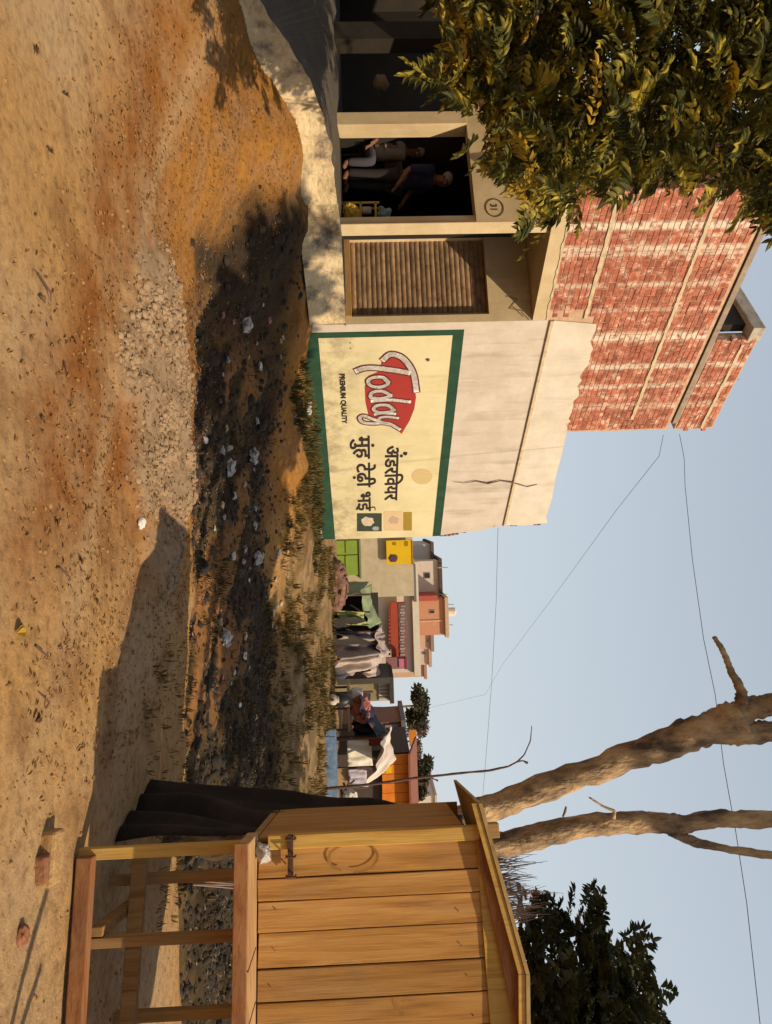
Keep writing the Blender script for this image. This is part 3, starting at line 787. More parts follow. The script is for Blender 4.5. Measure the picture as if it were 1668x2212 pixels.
mb = MB(); kbox(mb, -.001, .02, .03, 1.05, ZC, 2.12); mb.build('side_wall', M_board, KI)
mb = MB(); kbox(mb, WK, WK + .02, .03, 1.05, ZC, 2.2); mb.build('side_wall', M_board, KI)
mb = MB(); kbox(mb, .0, WK, 1.05, 1.07, ZC, 2.2); mb.build('back_wall', M_board, KI)
mb = MB(); kbox(mb, .0, WK, .041, 1.05, ZC - .05, ZC - .01); mb.build('floor_panel', M_frame, KI)
def leg(U0, U1, V, q, z0, z1, mt_=M_frame):
    a, b = kpix(U0, V, q)[0], kpix(U1, V, q)[0]
    mb = MB(); kbox(mb, a, b, q, q + .06, z0, z1); mb.build('leg', mt_, KI, bevel=.004)
leg(1826, 1852, 1320, .0, -.02, ZC - .063, M_batten)
leg(2026, 2049, 1430, .02, .03, ZC - .063)
leg(1884, 1907, 1250, .55, -.02, ZC - .063)
leg(2260, 2290, 1300, .0, -.02, ZC - .063)
leg(2180, 2205, 1250, .75, -.02, ZC - .063)
mb = MB(); mb.bar(K(.04, -.03, .06), K(1.5, -.03, .065), .07, .085); mb.build('bottom_beam', M_redwood, KI, bevel=.006)
mb = MB(); mb.bar(K(.12, .40, .22), K(1.5, .26, .22), .055, .085); mb.build('rail', M_frame, KI, bevel=.006)
mb = MB(); mb.bar(K(.42, .02, .12), K(.42, .6, .14), .05, .07); mb.build('cross_rail', M_frame, KI, bevel=.006)
# hasp, staples, ring mark
ta, tz = kpix(1799, 1036); tb, _ = kpix(1893, 1033)
mb = MB(); mb.ob(K(ta, -.048, tz - .022), KD * (tb - ta), KQ * .012, UP * .03); mb.build('hasp', M_iron, KI, bevel=.002)
for k in (.1, .5, .95):
    mb = MB(); t_ = lerp(ta, tb, k); mb.tube([K(t_, -.03, tz - .03), K(t_, -.065, tz - .03), K(t_, -.065, tz + .02), K(t_, -.03, tz + .02)], .006, 6); mb.build('staple', M_iron, KI)
rc, rz_ = kpix(1851, 905)
mb = MB()
for k in range(34):
    q = [(1.0, k), (1.0, k + 1), (1.13, k + 1), (1.13, k)]
    mb.add([K(rc + .068 * r_ * math.cos(a_ * .17) * (1 + .04 * math.sin(a_ * .5)), -.0125, rz_ + .125 * r_ * math.sin(a_ * .17)) for r_, a_ in q], [(0, 1, 2, 3)])
mb.build('ring_stain', wood('ring_stain', (.315, .155, .04), (.27, .12, .03), (.40, .20, .055)), KI)
mb = MB()
for a, b in zip(cuts, cuts[1:]):
    for z in (ZC + .06, 2.08):
        mb.blob(K(lerp(a, b, R.uniform(.2, .8)), -.004, z + R.uniform(-.04, .04)), R.uniform(.0025, .0045), 0, 0, 1)
tag(mb.build('nail', M_iron, KI), kind='stuff')
for (hx, hy), (bx, by), hh in (((3.06, 2.36), (3.15, 2.10), 1.55), ((3.22, 2.42), (3.02, 2.0), 1.35)):  # unseen poles added to cast two thin shadows on the sand
    mb = MB(); mb.tube([(bx, by, -.05), (hx, hy, hh)], .022, 8); tag(mb.build('bamboo_pole', M_frame, None, origin=(bx, by, 0)), 'leaning bamboo pole added out of view beside the kiosk for its shadow', 'pole', 'unseen bamboo poles beside the kiosk')
# carrier bag caught on the counter
def crumple(c, r, name, mt_, label, cat, group=None, amp=.5, seed=1, n=2):
    mb = MB(); mb.blob(c, r, n, amp, seed)
    for i, v in enumerate(mb.v): mb.v[i] = v + V3((noise.noise(v * 23), noise.noise(v * 23 + V3((5, 1, 2))), noise.noise(v * 23 + V3((9, 4, 7))))) * max(r) * .35
    c = V3(c)
    o = mb.build(name, mt_, None, origin=V3((c.x, c.y, c.z - r[2] * .7)))
    return tag(o, label, cat, group)
M_bag = mat('plastic_white', (.50, .47, .43), (.26, .23, .21), scale=20, rough=.4, bump=.3)
bt, bz = kpix(1838, 1093, -.05)
crumple(K(bt, -.06, ZC + .04), (.05, .04, .045), 'plastic_bag', M_bag, 'crumpled white plastic bag lying on the kiosk counter', 'bag', seed=4)

# ------------------------------------------------------------------ bare pollarded tree behind the kiosk
def bark(name, c1, c2, c3):
    return mat(name, c1, c2, scale=2.6, c3=c3, stretch=(2.2, 2.2, .9), bump=1.0, bscale=12, spread=.13, bdist=.04)
M_bark = bark('bark_pale', (.31, .205, .115), (.085, .06, .042), (.55, .37, .19))
def limb(spec, y0, mt_, name, parent, n=12, wob=.07):
    pts, rad = [], []
    for q in spec:
        U, V, w = q[:3]; y = q[3] if len(q) > 3 else y0
        pts.append(on_y(U, V, y)); rad.append(max(.004, w * .46 * y / F))
    wob = wob * 1.5
    P, Q = [], []
    for i in range(len(pts) - 1):
        for k in range(8): P.append(pts[i].lerp(pts[i + 1], k / 8)); Q.append(lerp(rad[i], rad[i + 1], k / 8))
    P.append(pts[-1]); Q.append(rad[-1])
    P = [P[0]] + [(P[i - 1] + P[i] * 2 + P[i + 1]) / 4 for i in range(1, len(P) - 1)] + [P[-1]]
    P = [p + V3((noise.noise(p * 3), noise.noise(p * 3 + V3((7, 7, 7))), 0)) * q * .25 for p, q in zip(P, Q)]
    mb = MB(); mb.tube(P, Q, n, True, wob)
    for i, v in enumerate(mb.v):
        c = P[i // n]; mb.v[i] = c + (v - c) * (1 + .22 * noise.noise(v * 4) + .16 * noise.noise(v * 9) * min(1, Q[i // n] / .08))
    return mb.build(name, mt_, parent, smooth=True)
tb_ = on_y(1800, 1270, 5.6); tb_.z = zt(tb_.x, tb_.y)
BT = thing('bare_tree', tb_, 'pollarded leafless tree with two pale leaning trunks behind the kiosk', 'tree')
limb([(1790, 1325, 120, 5.5), (1800, 1240, 98, 5.55), (1806, 1050, 92), (1808, 880, 86), (1796, 760, 80), (1772, 670, 72), (1746, 610, 62), (1696, 484, 62), (1632, 293, 62), (1596, 190, 68), (1570, 120, 80), (1550, 75, 90)], 5.6, M_bark, 'trunk', BT, 14)
limb([(1556, 95, 74), (1530, 50, 58), (1520, 10, 50), (1514, -120, 40, 5.4), (1540, -300, 26, 5.2)], 5.6, M_bark, 'limb', BT)
limb([(1572, 110, 70), (1582, 50, 52), (1584, 0, 50), (1600, -130, 40, 5.6), (1660, -300, 26, 5.6)], 5.6, M_bark, 'limb', BT)
limb([(1528, 62, 46), (1497, 66, 28), (1474, 74, 19), (1452, 88, 17), (1420, 100, 16), (1396, 112, 13), (1376, 126, 10)], 5.6, M_bark, 'limb', BT, 8, .12)
limb([(1808, 900, 76), (1820, 700, 72), (1822, 589, 58), (1800, 484, 58), (1778, 357, 50), (1776, 230, 46), (1776, 190, 44), (1770, 110, 40), (1767, 20, 38), (1764, -120, 36)], 5.75, M_bark, 'trunk', BT, 12)
limb([(1776, 235, 36), (1800, 205, 24), (1822, 160, 21), (1836, 90, 19), (1848, 0, 18), (1860, -120, 16)], 5.75, M_bark, 'limb', BT, 8)
limb([(1768, 345, 14), (1752, 340, 8), (1742, 365, 6), (1722, 395, 4)], 5.6, M_bark, 'twig', BT, 6)
limb([(1742, 445, 4), (1752, 447, 6), (1764, 452, 4)], 5.5, M_bark, 'twig', BT, 6)

# ------------------------------------------------------------------ foliage
def leaflet(mb, p, d, nrm, L, w):
    d = d.normalized(); x = d.cross(nrm)
    if x.length < 1e-4: x = d.orthogonal()
    x.normalize(); n = x.cross(d)
    k = len(mb.v); f = n * (w * .35)
    mb.v += [p, p + d * L * .3 + x * w * .46 + f, p + d * L * .65 + x * w * .40 + f, p + d * L - n * L * .08, p + d * L * .65 - x * w * .40 + f, p + d * L * .3 - x * w * .46 + f]
    mb.f += [(k, k + 1, k + 2, k + 3), (k, k + 3, k + 4, k + 5)]
def frond(mb, p, d, L, pairs, leaf, w, droop=.5, stem=None):
    """pinnate leaf: paired leaflets along a drooping midrib"""
    d = V3(d).normalized(); q = V3(p); st = L / pairs
    side = d.cross(UP)
    side = side.normalized() if side.length > 1e-3 else V3((1, 0, 0))
    tw = R.uniform(-.8, .8)
    side = (side * math.cos(tw) + side.cross(d) * math.sin(tw)).normalized()
    line = [q.copy()]
    for i in range(pairs):
        d = (d + V3((0, 0, -droop / pairs))).normalized(); q = q + d * st; line.append(q.copy())
        n = side.cross(d).normalized()
        sc = .65 + .5 * math.sin(math.pi * (i + .8) / (pairs + .5))
        for s in (1, -1):
            dd = (side * s * .85 + d * .55 + V3((R.uniform(-.2, .2), R.uniform(-.2, .2), R.uniform(-.25, .1)))).normalized()
            leaflet(mb, q, dd, n * (1 if n.z >= 0 else -1) + V3((R.uniform(-.3, .3), R.uniform(-.3, .3), 0)), leaf * sc * R.uniform(.85, 1.15), w * sc)
    leaflet(mb, q, d, side.cross(d), leaf, w)
    if stem is not None: stem.tube(line, [.006 * (1 - .8 * i / len(line)) for i in range(len(line))], 4, False)
def rdir(): 
    a, z = R.uniform(0, 2 * math.pi), R.uniform(-.7, .8); r = math.sqrt(1 - z * z)
    return V3((math.cos(a) * r, math.sin(a) * r, z))
def inside(pt, poly):
    x, y = pt; c = False
    for i in range(len(poly)):
        (x1, y1), (x2, y2) = poly[i], poly[i - 1]
        if (y1 > y) != (y2 > y) and x < (x2 - x1) * (y - y1) / (y2 - y1) + x1: c = not c
    return c
M_leaf = mat('leaf_olive', (.098, .096, .020), (.026, .032, .010), scale=5, c3=(.55, .43, .05), bump=0, spread=.19, rough=.65, trans=.35, detail=2)
M_leafy = mat('leaf_yellow', (.52, .33, .025), (.38, .24, .03), scale=3, bump=0, rough=.5, trans=.3)
M_leafd = mat('leaf_dark', (.032, .036, .013), (.015, .018, .008), scale=4, c3=(.10, .095, .022), bump=0, rough=.6, trans=.2)
LT = thing('leafy_tree', (-6.3, 4.7, zt(-6.3, 4.7)), 'leafy tree with drooping feathery leaves overhanging the shop door', 'tree')
R.seed(21)
# crown hangs over the shops: fronds fill a cloud 4.6 - 7.6 m away, thinner along its rim
CR = [(-260, 700), (0, 752), (60, 700), (140, 742), (190, 765), (215, 700), (240, 640), (300, 620), (370, 640), (400, 585), (440, 545), (488, 498), (470, 455), (440, 430), (420, 380), (408, 300), (405, 200), (408, 120), (440, 70), (500, 20), (520, -120), (200, -260), (-260, -260)]
cr, yl, st = MB(), MB(), None
n = 0
while n < 3000:
    U, V = R.uniform(-260, 540), R.uniform(-260, 770)
    if not inside((U, V), CR): continue
    y = R.uniform(4.7, 7.4)
    p = on_y(U, V, y)
    d = rdir(); d.z = d.z * .6 - .1
    L = R.uniform(.22, .42)
    e = pixel(*(p + d * L * .9 - V3((0, 0, .12))))
    if not inside(e, CR) and R.random() < .93: continue
    n += 1; lf_ = R.choice((.06, .075, .09, .11, .14))
    frond(yl if R.random() < (.07 if V > 380 else .02) else cr, p, d, L, R.randint(5, 9), lf_, lf_ * R.uniform(.3, .42), .55, None)  # yellow fronds, more of them low in the crown
for U, V, du, dv in ((210, 700, -60, 60), (190, 690, -20, 75), (300, 640, 20, 20), (440, 520, 45, 15), (460, 505, 30, 25), (120, 700, 25, 50), (250, 640, -30, 35), (410, 300, 18, 30), (415, 120, 25, 25), (430, 60, 45, 10)):
    p = on_y(U, V, 4.9); q = on_y(U + du, V + dv, 4.8)
    frond(cr, p, q - p, (q - p).length * 1.25, 7, .11, .04, .2, st)
# the crown goes on above and beyond the picture
for i in range(520):
    a = rdir(); p = V3((-6.2, 4.9, 7.2)) + V3((a.x * 2.6, a.y * 1.7, a.z * 1.7)) * R.random() ** .4
    frond(cr, p, rdir(), .4, 6, .13, .055, .5)
for i in range(90):  # unseen leaf cluster added sunward to shade the crown
    a = rdir(); frond(cr, V3((-2.3, 4.2, 7.2)) + V3((a.x * 1.7, a.y * 1.2, a.z * .7)) * R.random() ** .33, rdir(), .45, 6, .17, .08, .4)
cr.build('crown', M_leaf, LT); yl.build('yellow_leaves', M_leafy, LT)
def path(mb, pts, r0, r1, n=8):
    P = [V3(p) for p in pts]; mb.tube(P, [lerp(r0, r1, i / (len(P) - 1)) for i in range(len(P))], n)
mb = MB(); path(mb, [(-6.3, 4.7, .0), (-6.25, 4.75, 1.5), (-6.1, 4.8, 3.2), (-5.9, 4.9, 5), (-5.8, 5, 7.5)], .2, .08, 10); mb.build('trunk', M_bark, LT, smooth=True)
for tip in ((230, 560, 5.3), (330, 380, 6.2), (120, 250, 5.6), (380, 150, 6.6), (250, 60, 6.0), (420, 470, 6.4)):
    e = on_y(*tip); s_ = V3((-6.1, 4.8, lerp(3.0, e.z, .4))); mid = s_.lerp(e, .55) + V3((0, 0, .35))
    mb = MB(); path(mb, [s_, s_.lerp(mid, .5) + V3((0, 0, .1)), mid, mid.lerp(e, .5), e], .05, .008, 7); mb.build('branch', M_bark, LT, smooth=True)

# dark evergreen behind the kiosk roof
RT_ = thing('evergreen_tree', (6.9, 9.2, zt(6.9, 9.2)), 'dark bushy evergreen tree rising behind the kiosk roof', 'tree')
R.seed(33)
CR2 = [(1905, 560), (1925, 500), (1912, 470), (1955, 445), (1975, 470), (1985, 420), (1960, 400), (1930, 385), (1915, 395), (1925, 372), (1965, 370), (1990, 390), (2010, 360), (2040, 345), (2015, 300), (2030, 275), (2060, 320), (2090, 260), (2120, 255), (2150, 230), (2185, 240), (2212, 215), (2330, 190), (2420, 560)]
cr = MB(); st = None; n = 0
while n < 560:
    U, V = R.uniform(1900, 2420), R.uniform(190, 600)
    if not inside((U, V), CR2): continue
    p = on_y(U, V, R.uniform(8.2, 10.2)); d = rdir(); d.z = abs(d.z) * .7 + .1; L = R.uniform(.22, .4)
    if not inside(pixel(*(p + d * L)), CR2) and R.random() < .9: continue
    n += 1; frond(cr, p, d, L, 6, .13, .06, .1)
for U, V, du, dv in ((1960, 420, -45, -30), (1990, 400, -60, -30), (1985, 440, -60, -10), (2030, 330, -25, -50), (2050, 320, -18, -60), (2020, 380, -50, -15)):
    p = on_y(U, V, 8.6); q = on_y(U + du, V + dv, 8.5); frond(cr, p, q - p, (q - p).length, 7, .14, .055, 0)
for i in range(6):
    c = on_y(R.uniform(2120, 2350), R.uniform(330, 520), 9.4)
    for j in range(60): frond(cr, c + rdir() * R.uniform(0, .8), rdir(), .35, 5, .15, .08, .2)
cr.build('crown', M_leafd, RT_)
mb = MB(); path(mb, [(6.9, 9.2, -.1), (6.85, 9.2, 1.5), (6.8, 9.3, 3), (6.7, 9.3, 4.6)], .17, .05, 9); mb.build('trunk', M_bark, RT_, smooth=True)
# dry brush between kiosk roof and trunks
R.seed(8)
DB = MB()
b0 = on_y(1868, 600, 7.2); b0.z = zt(b0.x, b0.y)
for i in range(170):
    U, V = R.uniform(1845, 1985), 0
    V = lerp(565, 545, (U - 1845) / 140) - abs(R.gauss(0, 34))
    p = on_y(U + R.uniform(-12, 25), 640, 7.2 + R.uniform(-.3, .3)); q = on_y(U, V, 7.2 + R.uniform(-.3, .3)); mid = p.lerp(q, .6) + V3((R.uniform(-.06, .06), 0, R.uniform(-.03, .03)))
    DB.tube([p, mid, q], [.006, .004, .0015], 4, False)
for i in range(3):
    q = on_y(R.uniform(1900, 1985), 640, 7.2); DB.tube([b0 + V3((R.uniform(-.1, .1), 0, 0)), b0.lerp(q, .5), q], [.015, .01, .006], 5, False)
tag(DB.build('dry_shrub', mat('dry_stems', (.36, .25, .19), (.22, .14, .10), scale=9, bump=0), None, origin=b0), 'wispy dry leafless shrub between the kiosk roof and the trunks', 'shrub')
# leafless sapling out on the bank
sb = on_y(1702, 960, 13.5); sb.z = zt(sb.x, sb.y)
SA = thing('bare_sapling', sb, 'thin leafless sapling with a hooked tip standing before the orange awning', 'sapling')
M_twig = mat('twig', (.13, .07, .05), (.08, .045, .035), scale=9, bump=0)
limb([(1704, 965, 8), (1698, 905, 7), (1690, 830, 6), (1680, 765, 6), (1671, 680, 5), (1664, 610, 5), (1656, 570, 4), (1645, 550, 4)], 13.5, M_twig, 'stem', SA, 6)
limb([(1645, 550, 4), (1630, 535, 3), (1600, 522, 3), (1568, 519, 2)], 13.5, M_twig, 'twig', SA, 5)
limb([(1645, 550, 4), (1643, 538, 3), (1648, 528, 7)], 13.5, M_twig, 'twig', SA, 5)
limb([(1678, 740, 4), (1684, 728, 3), (1686, 722, 6)], 13.5, M_twig, 'twig', SA, 5)

# unseen tree added up to the right, its crown shaped to shade the drain
R.seed(55)
ST_ = thing('shade_tree', (7.6, 3.0, zt(7.6, 3.0)), 'broad leafy tree added out of view right of the kiosk to shade the drain', 'tree')
cr = MB()
for i in range(1350):
    a = rdir(); k = R.random() ** .33
    p = V3((5.7, 4.3, 7.7)) + V3((a.x * 4.1, a.y * 1.75, a.z * 1.1)) * k
    h = p - SUN * (p.z / SUN.z)
    if h.x > -1.3 + .3 * nz(h.x, h.y, 1.5) and h.y < 8.9 + .5 * nz(h.x, h.y, 1.2, 4): continue  # crown carved so the near drain strip and lower trunk stay sunlit
    frond(cr, p, rdir(), .55, 6, .24, .12, .3)
cr.build('crown', M_leaf, ST_)
mb = MB(); path(mb, [(7.6, 3.0, 0), (7.5, 3.1, 2), (7.2, 3.4, 4.5), (6.8, 3.9, 7.2)], .22, .09, 10); mb.build('trunk', M_bark, ST_, smooth=True)
for e in ((4.2, 4.4, 7.6), (5.2, 3.4, 8.0), (8.6, 4.8, 7.9)):
    mb = MB(); path(mb, [(7.2, 3.4, 4.6), V3((7.2, 3.4, 4.6)).lerp(V3(e), .5) + V3((0, 0, .6)), e], .08, .02, 7); mb.build('branch', M_bark, ST_, smooth=True)

# ------------------------------------------------------------------ far bank: stalls, tents, signs, houses
def rect(U0, U1, V0, V1, y):
    x0, x1 = on_y(U0, (V0 + V1) / 2, y).x, on_y(U1, (V0 + V1) / 2, y).x
    z0, z1 = on_y((U0 + U1) / 2, V1, y).z, on_y((U0 + U1) / 2, V0, y).z
    return x0, x1, z0, z1
def fbox(mb, U0, U1, V0, V1, y, dep, zmin=None):
    x0, x1, z0, z1 = rect(U0, U1, V0, V1, y)
    if zmin is not None: z0 = zmin
    return mb.ob((x0, y, z0), (x1 - x0, 0, 0), (0, dep, 0), (0, 0, z1 - z0))
def fpart(name, mt_, parent, U0, U1, V0, V1, y, dep=.05, zmin=None, bevel=0):
    mb = MB(); fbox(mb, U0, U1, V0, V1, y, dep, zmin); return mb.build(name, mt_, parent, bevel=bevel)
def fthing(name, U, y, label, cat, group=None):
    p = on_y(U, 900, y); return thing(name, (p.x, y, zt(p.x, y)), label, cat, group)
def pm(name, c, k=.75, **kw): return mat(name, c, tuple(x * k for x in c), scale=kw.pop('scale', 4), bump=kw.pop('bump', .15), **kw)
def ftext(body, U, V, y, size, mt_, parent, name='lettering', sx=1.0, bold=.004):
    p = on_y(U, V, y)
    return text(body, size, lambda a, b, l: V3((p.x + a, y - l, p.z + b)), mt_, name, parent, sx=sx, bold=bold)

# row of shops beyond the advertisement wall
S1 = fthing('roadside_shop', 1230, 23, 'cream roadside shop with bright green doors just past the sign wall', 'shop')
gz = zt(2.5, 23) - .1
fpart('wall', pm('shop_cream', (.55, .45, .29)), S1, 1150, 1290, 775, 950, 23.1, 3, gz)
for a, b in ((1168, 1198), (1200, 1243)):
    d = fpart('door_panel', pm('door_green', (.25, .36, .05), bump=.3), S1, a, b, 893, 950, 23.0, .09, gz); fpart('door_rail', pm('door_green', (.25, .36, .05)), d, a + 2, b - 2, 918, 921, 22.97, .03)
fpart('green_frieze', pm('frieze_green', (.20, .23, .11)), S1, 1165, 1250, 888, 892, 22.96, .12)
B1 = fthing('yellow_sign', 1192, 22.8, 'square yellow shop signboard with dark emblem above the green doors', 'sign')
fpart('board', pm('sign_yellow', (.72, .45, .008), .88), B1, 1167, 1219, 777, 833, 22.9, .06)
fpart('border', pm('sign_edge', (.45, .2, .01)), B1, 1166, 1220, 776, 778, 22.88, .06)
mb = MB(); mb.blob(on_y(1206, 818, 22.89), (.13, .02, .16), 1, .4, 3); mb.build('emblem', pm('emblem_dark', (.10, .05, .07)), B1)
fpart('emblem_patch', pm('emblem_brown', (.40, .2, .02)), B1, 1170, 1180, 786, 793, 22.885, .02)
fpart('emblem_patch', pm('emblem_brown', (.40, .2, .02)), B1, 1172, 1178, 812, 819, 22.885, .02)
S2 = fthing('roadside_shop', 1370, 23.6, 'long low white shop carrying the red lettered fascia, tents along its front', 'shop')
fpart('wall', pm('shop_white', (.62, .54, .43), .85), S2, 1219, 1455, 775, 950, 23.9, 3, gz)
fpart('parapet', pm('shop_white', (.62, .54, .43)), S2, 1215, 1460, 762, 776, 23.7, 3.4)
fpart('awning_edge', pm('slate', (.16, .13, .13)), S2, 1219, 1300, 769, 775, 23.5, .4)
B2 = fthing('maroon_sign', 1245, 23.5, 'small plain maroon signboard beside the yellow sign', 'sign')
fpart('board', pm('sign_maroon', (.26, .045, .04), .9), B2, 1231, 1260, 796, 830, 23.75, .1); fpart('lower_edge', pm('maroon_dark', (.13, .02, .02)), B2, 1231, 1260, 829, 832, 23.73, .13)
B3 = fthing('fascia_sign', 1371, 23.4, 'long red shop fascia with rows of small grey lettering', 'sign')
fpart('board', pm('fascia_red', (.36, .06, .03), .85), B3, 1301, 1420, 790, 824, 23.6, .1)
fpart('upper_strip', pm('fascia_brown', (.20, .11, .10)), B3, 1303, 1420, 791, 806, 23.58, .1)
for k in range(17):
    fpart('glyph', pm('fascia_grey', (.36, .27, .25)), B3, 1308 + k * 6.5, 1311.5 + k * 6.5 + (k % 3) * .8, 793 + (k % 2) * 2, 802 + (k * 7 % 3), 23.56, .02)
for k in range(14):
    fpart('fringe', pm('fascia_red', (.36, .06, .03)), B3, 1304 + k * 8.2, 1309 + k * 8.2, 824, 828, 23.6, .04)
B4 = fthing('pink_sign', 1432, 23.2, 'pink and crimson signboard at the end of the red fascia', 'sign')
fpart('board', pm('sign_mauve', (.28, .12, .13)), B4, 1420, 1445, 792, 834, 23.3, .1); fpart('pink_panel', pm('sign_pink', (.50, .16, .20)), B4, 1423, 1443, 793, 806, 23.26, .05); fpart('crimson_edge', pm('sign_crimson', (.30, .02, .07)), B4, 1420, 1446, 789, 793, 23.24, .1)
# houses further off
def house(U0, U1, V0, V1, y, c, label, wins=(), roofc=None, dep=6, name='house'):
    h = fthing(name, (U0 + U1) / 2, y, label, 'house')
    x0, x1, z0, z1 = rect(U0, U1, V0, V1, y); g = zt((x0 + x1) / 2, y) - .2
    mb = MB(); mb.ob((x0, y, g), (x1 - x0, 0, 0), (0, dep, 0), (0, 0, z1 - g)); mb.build('wall', pm('house_%d' % (U0 * 7 + V0), c, .82, bump=.2), h)
    if roofc: 
        mb = MB(); mb.ob((x0 - .15, y - .25, z1), (x1 - x0 + .3, 0, 0), (0, dep + .4, 0), (0, 0, .22)); mb.build('roof', pm('roof_%d' % U0, roofc), h)
    for a, b, c0, c1 in wins:
        w = fpart('window', pm('window_frame', (.35, .3, .25)), h, a, b, c0, c1, y - .04, .1); fpart('pane', pm('dark_glass', (.03, .03, .03), rough=.3), w, a + 1.5, b - 1.5, c0 + 1.5, c1 - 1.5, y - .06, .06)
    return h
house(1212, 1300, 720, 765, 46, (.60, .50, .40), 'white house with a dark flat roof and one small window', [(1237, 1250, 738, 752)], (.09, .06, .055))
house(1176, 1212, 738, 766, 48, (.45, .44, .43), 'grey house wall right beside the end of the sign wall', (), (.10, .08, .08))
hb = house(1296, 1372, 707, 768, 44, (.52, .24, .13), 'orange brick house with a pale water tank on its roof', [(1318, 1326, 728, 740)], (.5, .36, .22))
fpart('brick_band', pm('band_pale', (.60, .38, .25)), hb, 1340, 1343, 709, 764, 43.95, .1)
fpart('side_room', pm('house_red', (.40, .09, .06)), hb, 1287, 1298, 722, 766, 43.8, 3)
mb = MB(); c = on_y(1324, 690, 44); mb.tube([c + V3((0, .5, -.35)), c + V3((0, .5, .2)), c + V3((0, .5, .3))], [.28, .28, .12], 12); mb.tube([c + V3((0, .5, -.6)), c + V3((0, .5, -.34))], .2, 8); mb.build('water_tank', pm('tank_cream', (.66, .58, .46)), hb, smooth=False)
for U, V0_, V1_ in ((1350, 690, 708), (1306, 688, 708), (1226, 700, 722), (1284, 702, 722)):
    mb = MB(); a = on_y(U, V1_, 45.5); mb.tube([a, on_y(U, V0_, 45.5)], .035, 5); mb.build('roof_rod', M_conc, hb)
house(1372, 1402, 738, 772, 47, (.52, .36, .27), 'pale pink house next to the orange brick one', [(1380, 1388, 742, 746)], (.25, .2, .17))
house(1400, 1436, 742, 772, 52, (.56, .42, .33), 'low cream house with a dark upper window', [(1408, 1414, 748, 756)], (.45, .3, .22))
house(1436, 1462, 752, 775, 56, (.50, .32, .22), 'small tan house at the end of the far row', (), (.35, .2, .14))
house(1720, 1790, 728, 780, 70, (.58, .50, .42), 'distant pale house half hidden behind the bushes', [(1738, 1744, 740, 748), (1754, 1760, 740, 748)], (.5, .42, .35))

# ------------------------------------------------------------------ tents and tarpaulins
def drape(name, mt_, parent, c, folds=5, amp=.05, n=16, sag=.05, seed=0, label=None, cat=None, group=None, thick=.012):
    """cloth hung between four corners (top-left, top-right, bottom-right, bottom-left) with folds running down"""
    A, B, Cc, D = [V3(p) for p in c]
    nr = (B - A).cross(D - A).normalized()
    mb = MB()
    def f(u, v):
        p = A.lerp(B, u).lerp(D.lerp(Cc, u), v)
        w = (.55 * math.sin(u * folds * 6.28 + 5 * nz(u * 2.3, v * 1.2, 1, seed) + seed + 1.8 * v) + 1.1 * nz(u * folds * 1.7, v * 1.1 + u, 1, seed + 8)) * amp * (.3 + v)
        return p + nr * (w + .8 * amp * nz(u * 4, v * 4, 1.3, seed + 3)) + V3((0, 0, -sag * math.sin(math.pi * u) * (1 - v)))
    mb.grid(f, n * 2, n)
    o = mb.build(name, mt_, parent, smooth=True, origin=None if parent else (A + Cc) / 2)
    sd = o.modifiers.new('thickness', 'SOLIDIFY'); sd.thickness = thick
    if label: tag(o, label, cat, group)
    return o
def qp(pts, ys): return [on_y(U, V, y) for (U, V), y in zip(pts, ys)]
M_tarpg = pm('tarp_grey', (.30, .23, .205), .7, scale=3, bump=.3)
M_tarpl = pm('tarp_pale', (.46, .36, .30), .75, scale=3, bump=.3)
M_tarpgreen = pm('tarp_green', (.26, .30, .15), .6, scale=5, bump=.3)
T1_ = fthing('tarpaulin_tent', 1320, 20, 'makeshift tent of olive tarpaulin with a dark open mouth', 'tent')
drape('roof_sheet', M_tarpgreen, T1_, qp([(1262, 866), (1345, 843), (1358, 872), (1275, 895)], (21.5, 21.5, 19.8, 19.8)), 2, .05, 12, .1, 1)
drape('side_sheet', M_tarpgreen, T1_, qp([(1258, 870), (1282, 890), (1286, 946), (1250, 946)], (21.5, 19.8, 19.6, 21.4)), 3, .05, 10, .02, 2)
drape('front_sheet', pm('cloth_lime', (.36, .38, .13), .6), T1_, qp([(1322, 880), (1352, 868), (1348, 930), (1318, 945)], (19.7, 19.7, 19.5, 19.5)), 2, .1, 12, .1, 3)
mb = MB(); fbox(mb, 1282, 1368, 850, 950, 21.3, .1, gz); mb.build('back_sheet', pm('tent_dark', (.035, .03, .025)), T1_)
for U in (1284, 1322, 1364):
    mb = MB(); p = on_y(U, 868, 19.8); mb.tube([(p.x, p.y, zt(p.x, p.y) - .05), p], .03, 6); mb.build('pole', M_twig, T1_)
T2_ = fthing('draped_tent', 1400, 19.5, 'grey mauve tarpaulin tent hanging in deep folds beside the olive tent', 'tent')
drape('front_sheet', M_tarpg, T2_, qp([(1364, 838), (1410, 832), (1430, 948), (1366, 948)], (20.6, 20.6, 19.3, 19.3)), 2, .3, 22, .06, 5)
drape('roof_sheet', M_tarpl, T2_, qp([(1350, 842), (1408, 826), (1426, 850), (1364, 856)], (21.6, 21.6, 20.2, 20.2)), 2, .06, 10, .1, 6)
mb = MB(); p = on_y(1408, 836, 20.7); mb.tube([(p.x, p.y, zt(p.x, p.y) - .05), p], .035, 6); mb.build('pole', M_twig, T2_)
T3_ = fthing('draped_tent', 1440, 19.8, 'pale pinkish tarpaulin tent sloping away from the grey one', 'tent')
drape('front_sheet', M_tarpl, T3_, qp([(1412, 846), (1448, 862), (1464, 952), (1428, 950)], (20.4, 20.4, 19.2, 19.2)), 2, .2, 16, .05, 8)
drape('roof_sheet', M_tarpl, T3_, qp([(1412, 840), (1460, 846), (1462, 880), (1420, 862)], (21.6, 21.6, 20.0, 20.3)), 3, .07, 10, .1, 9)
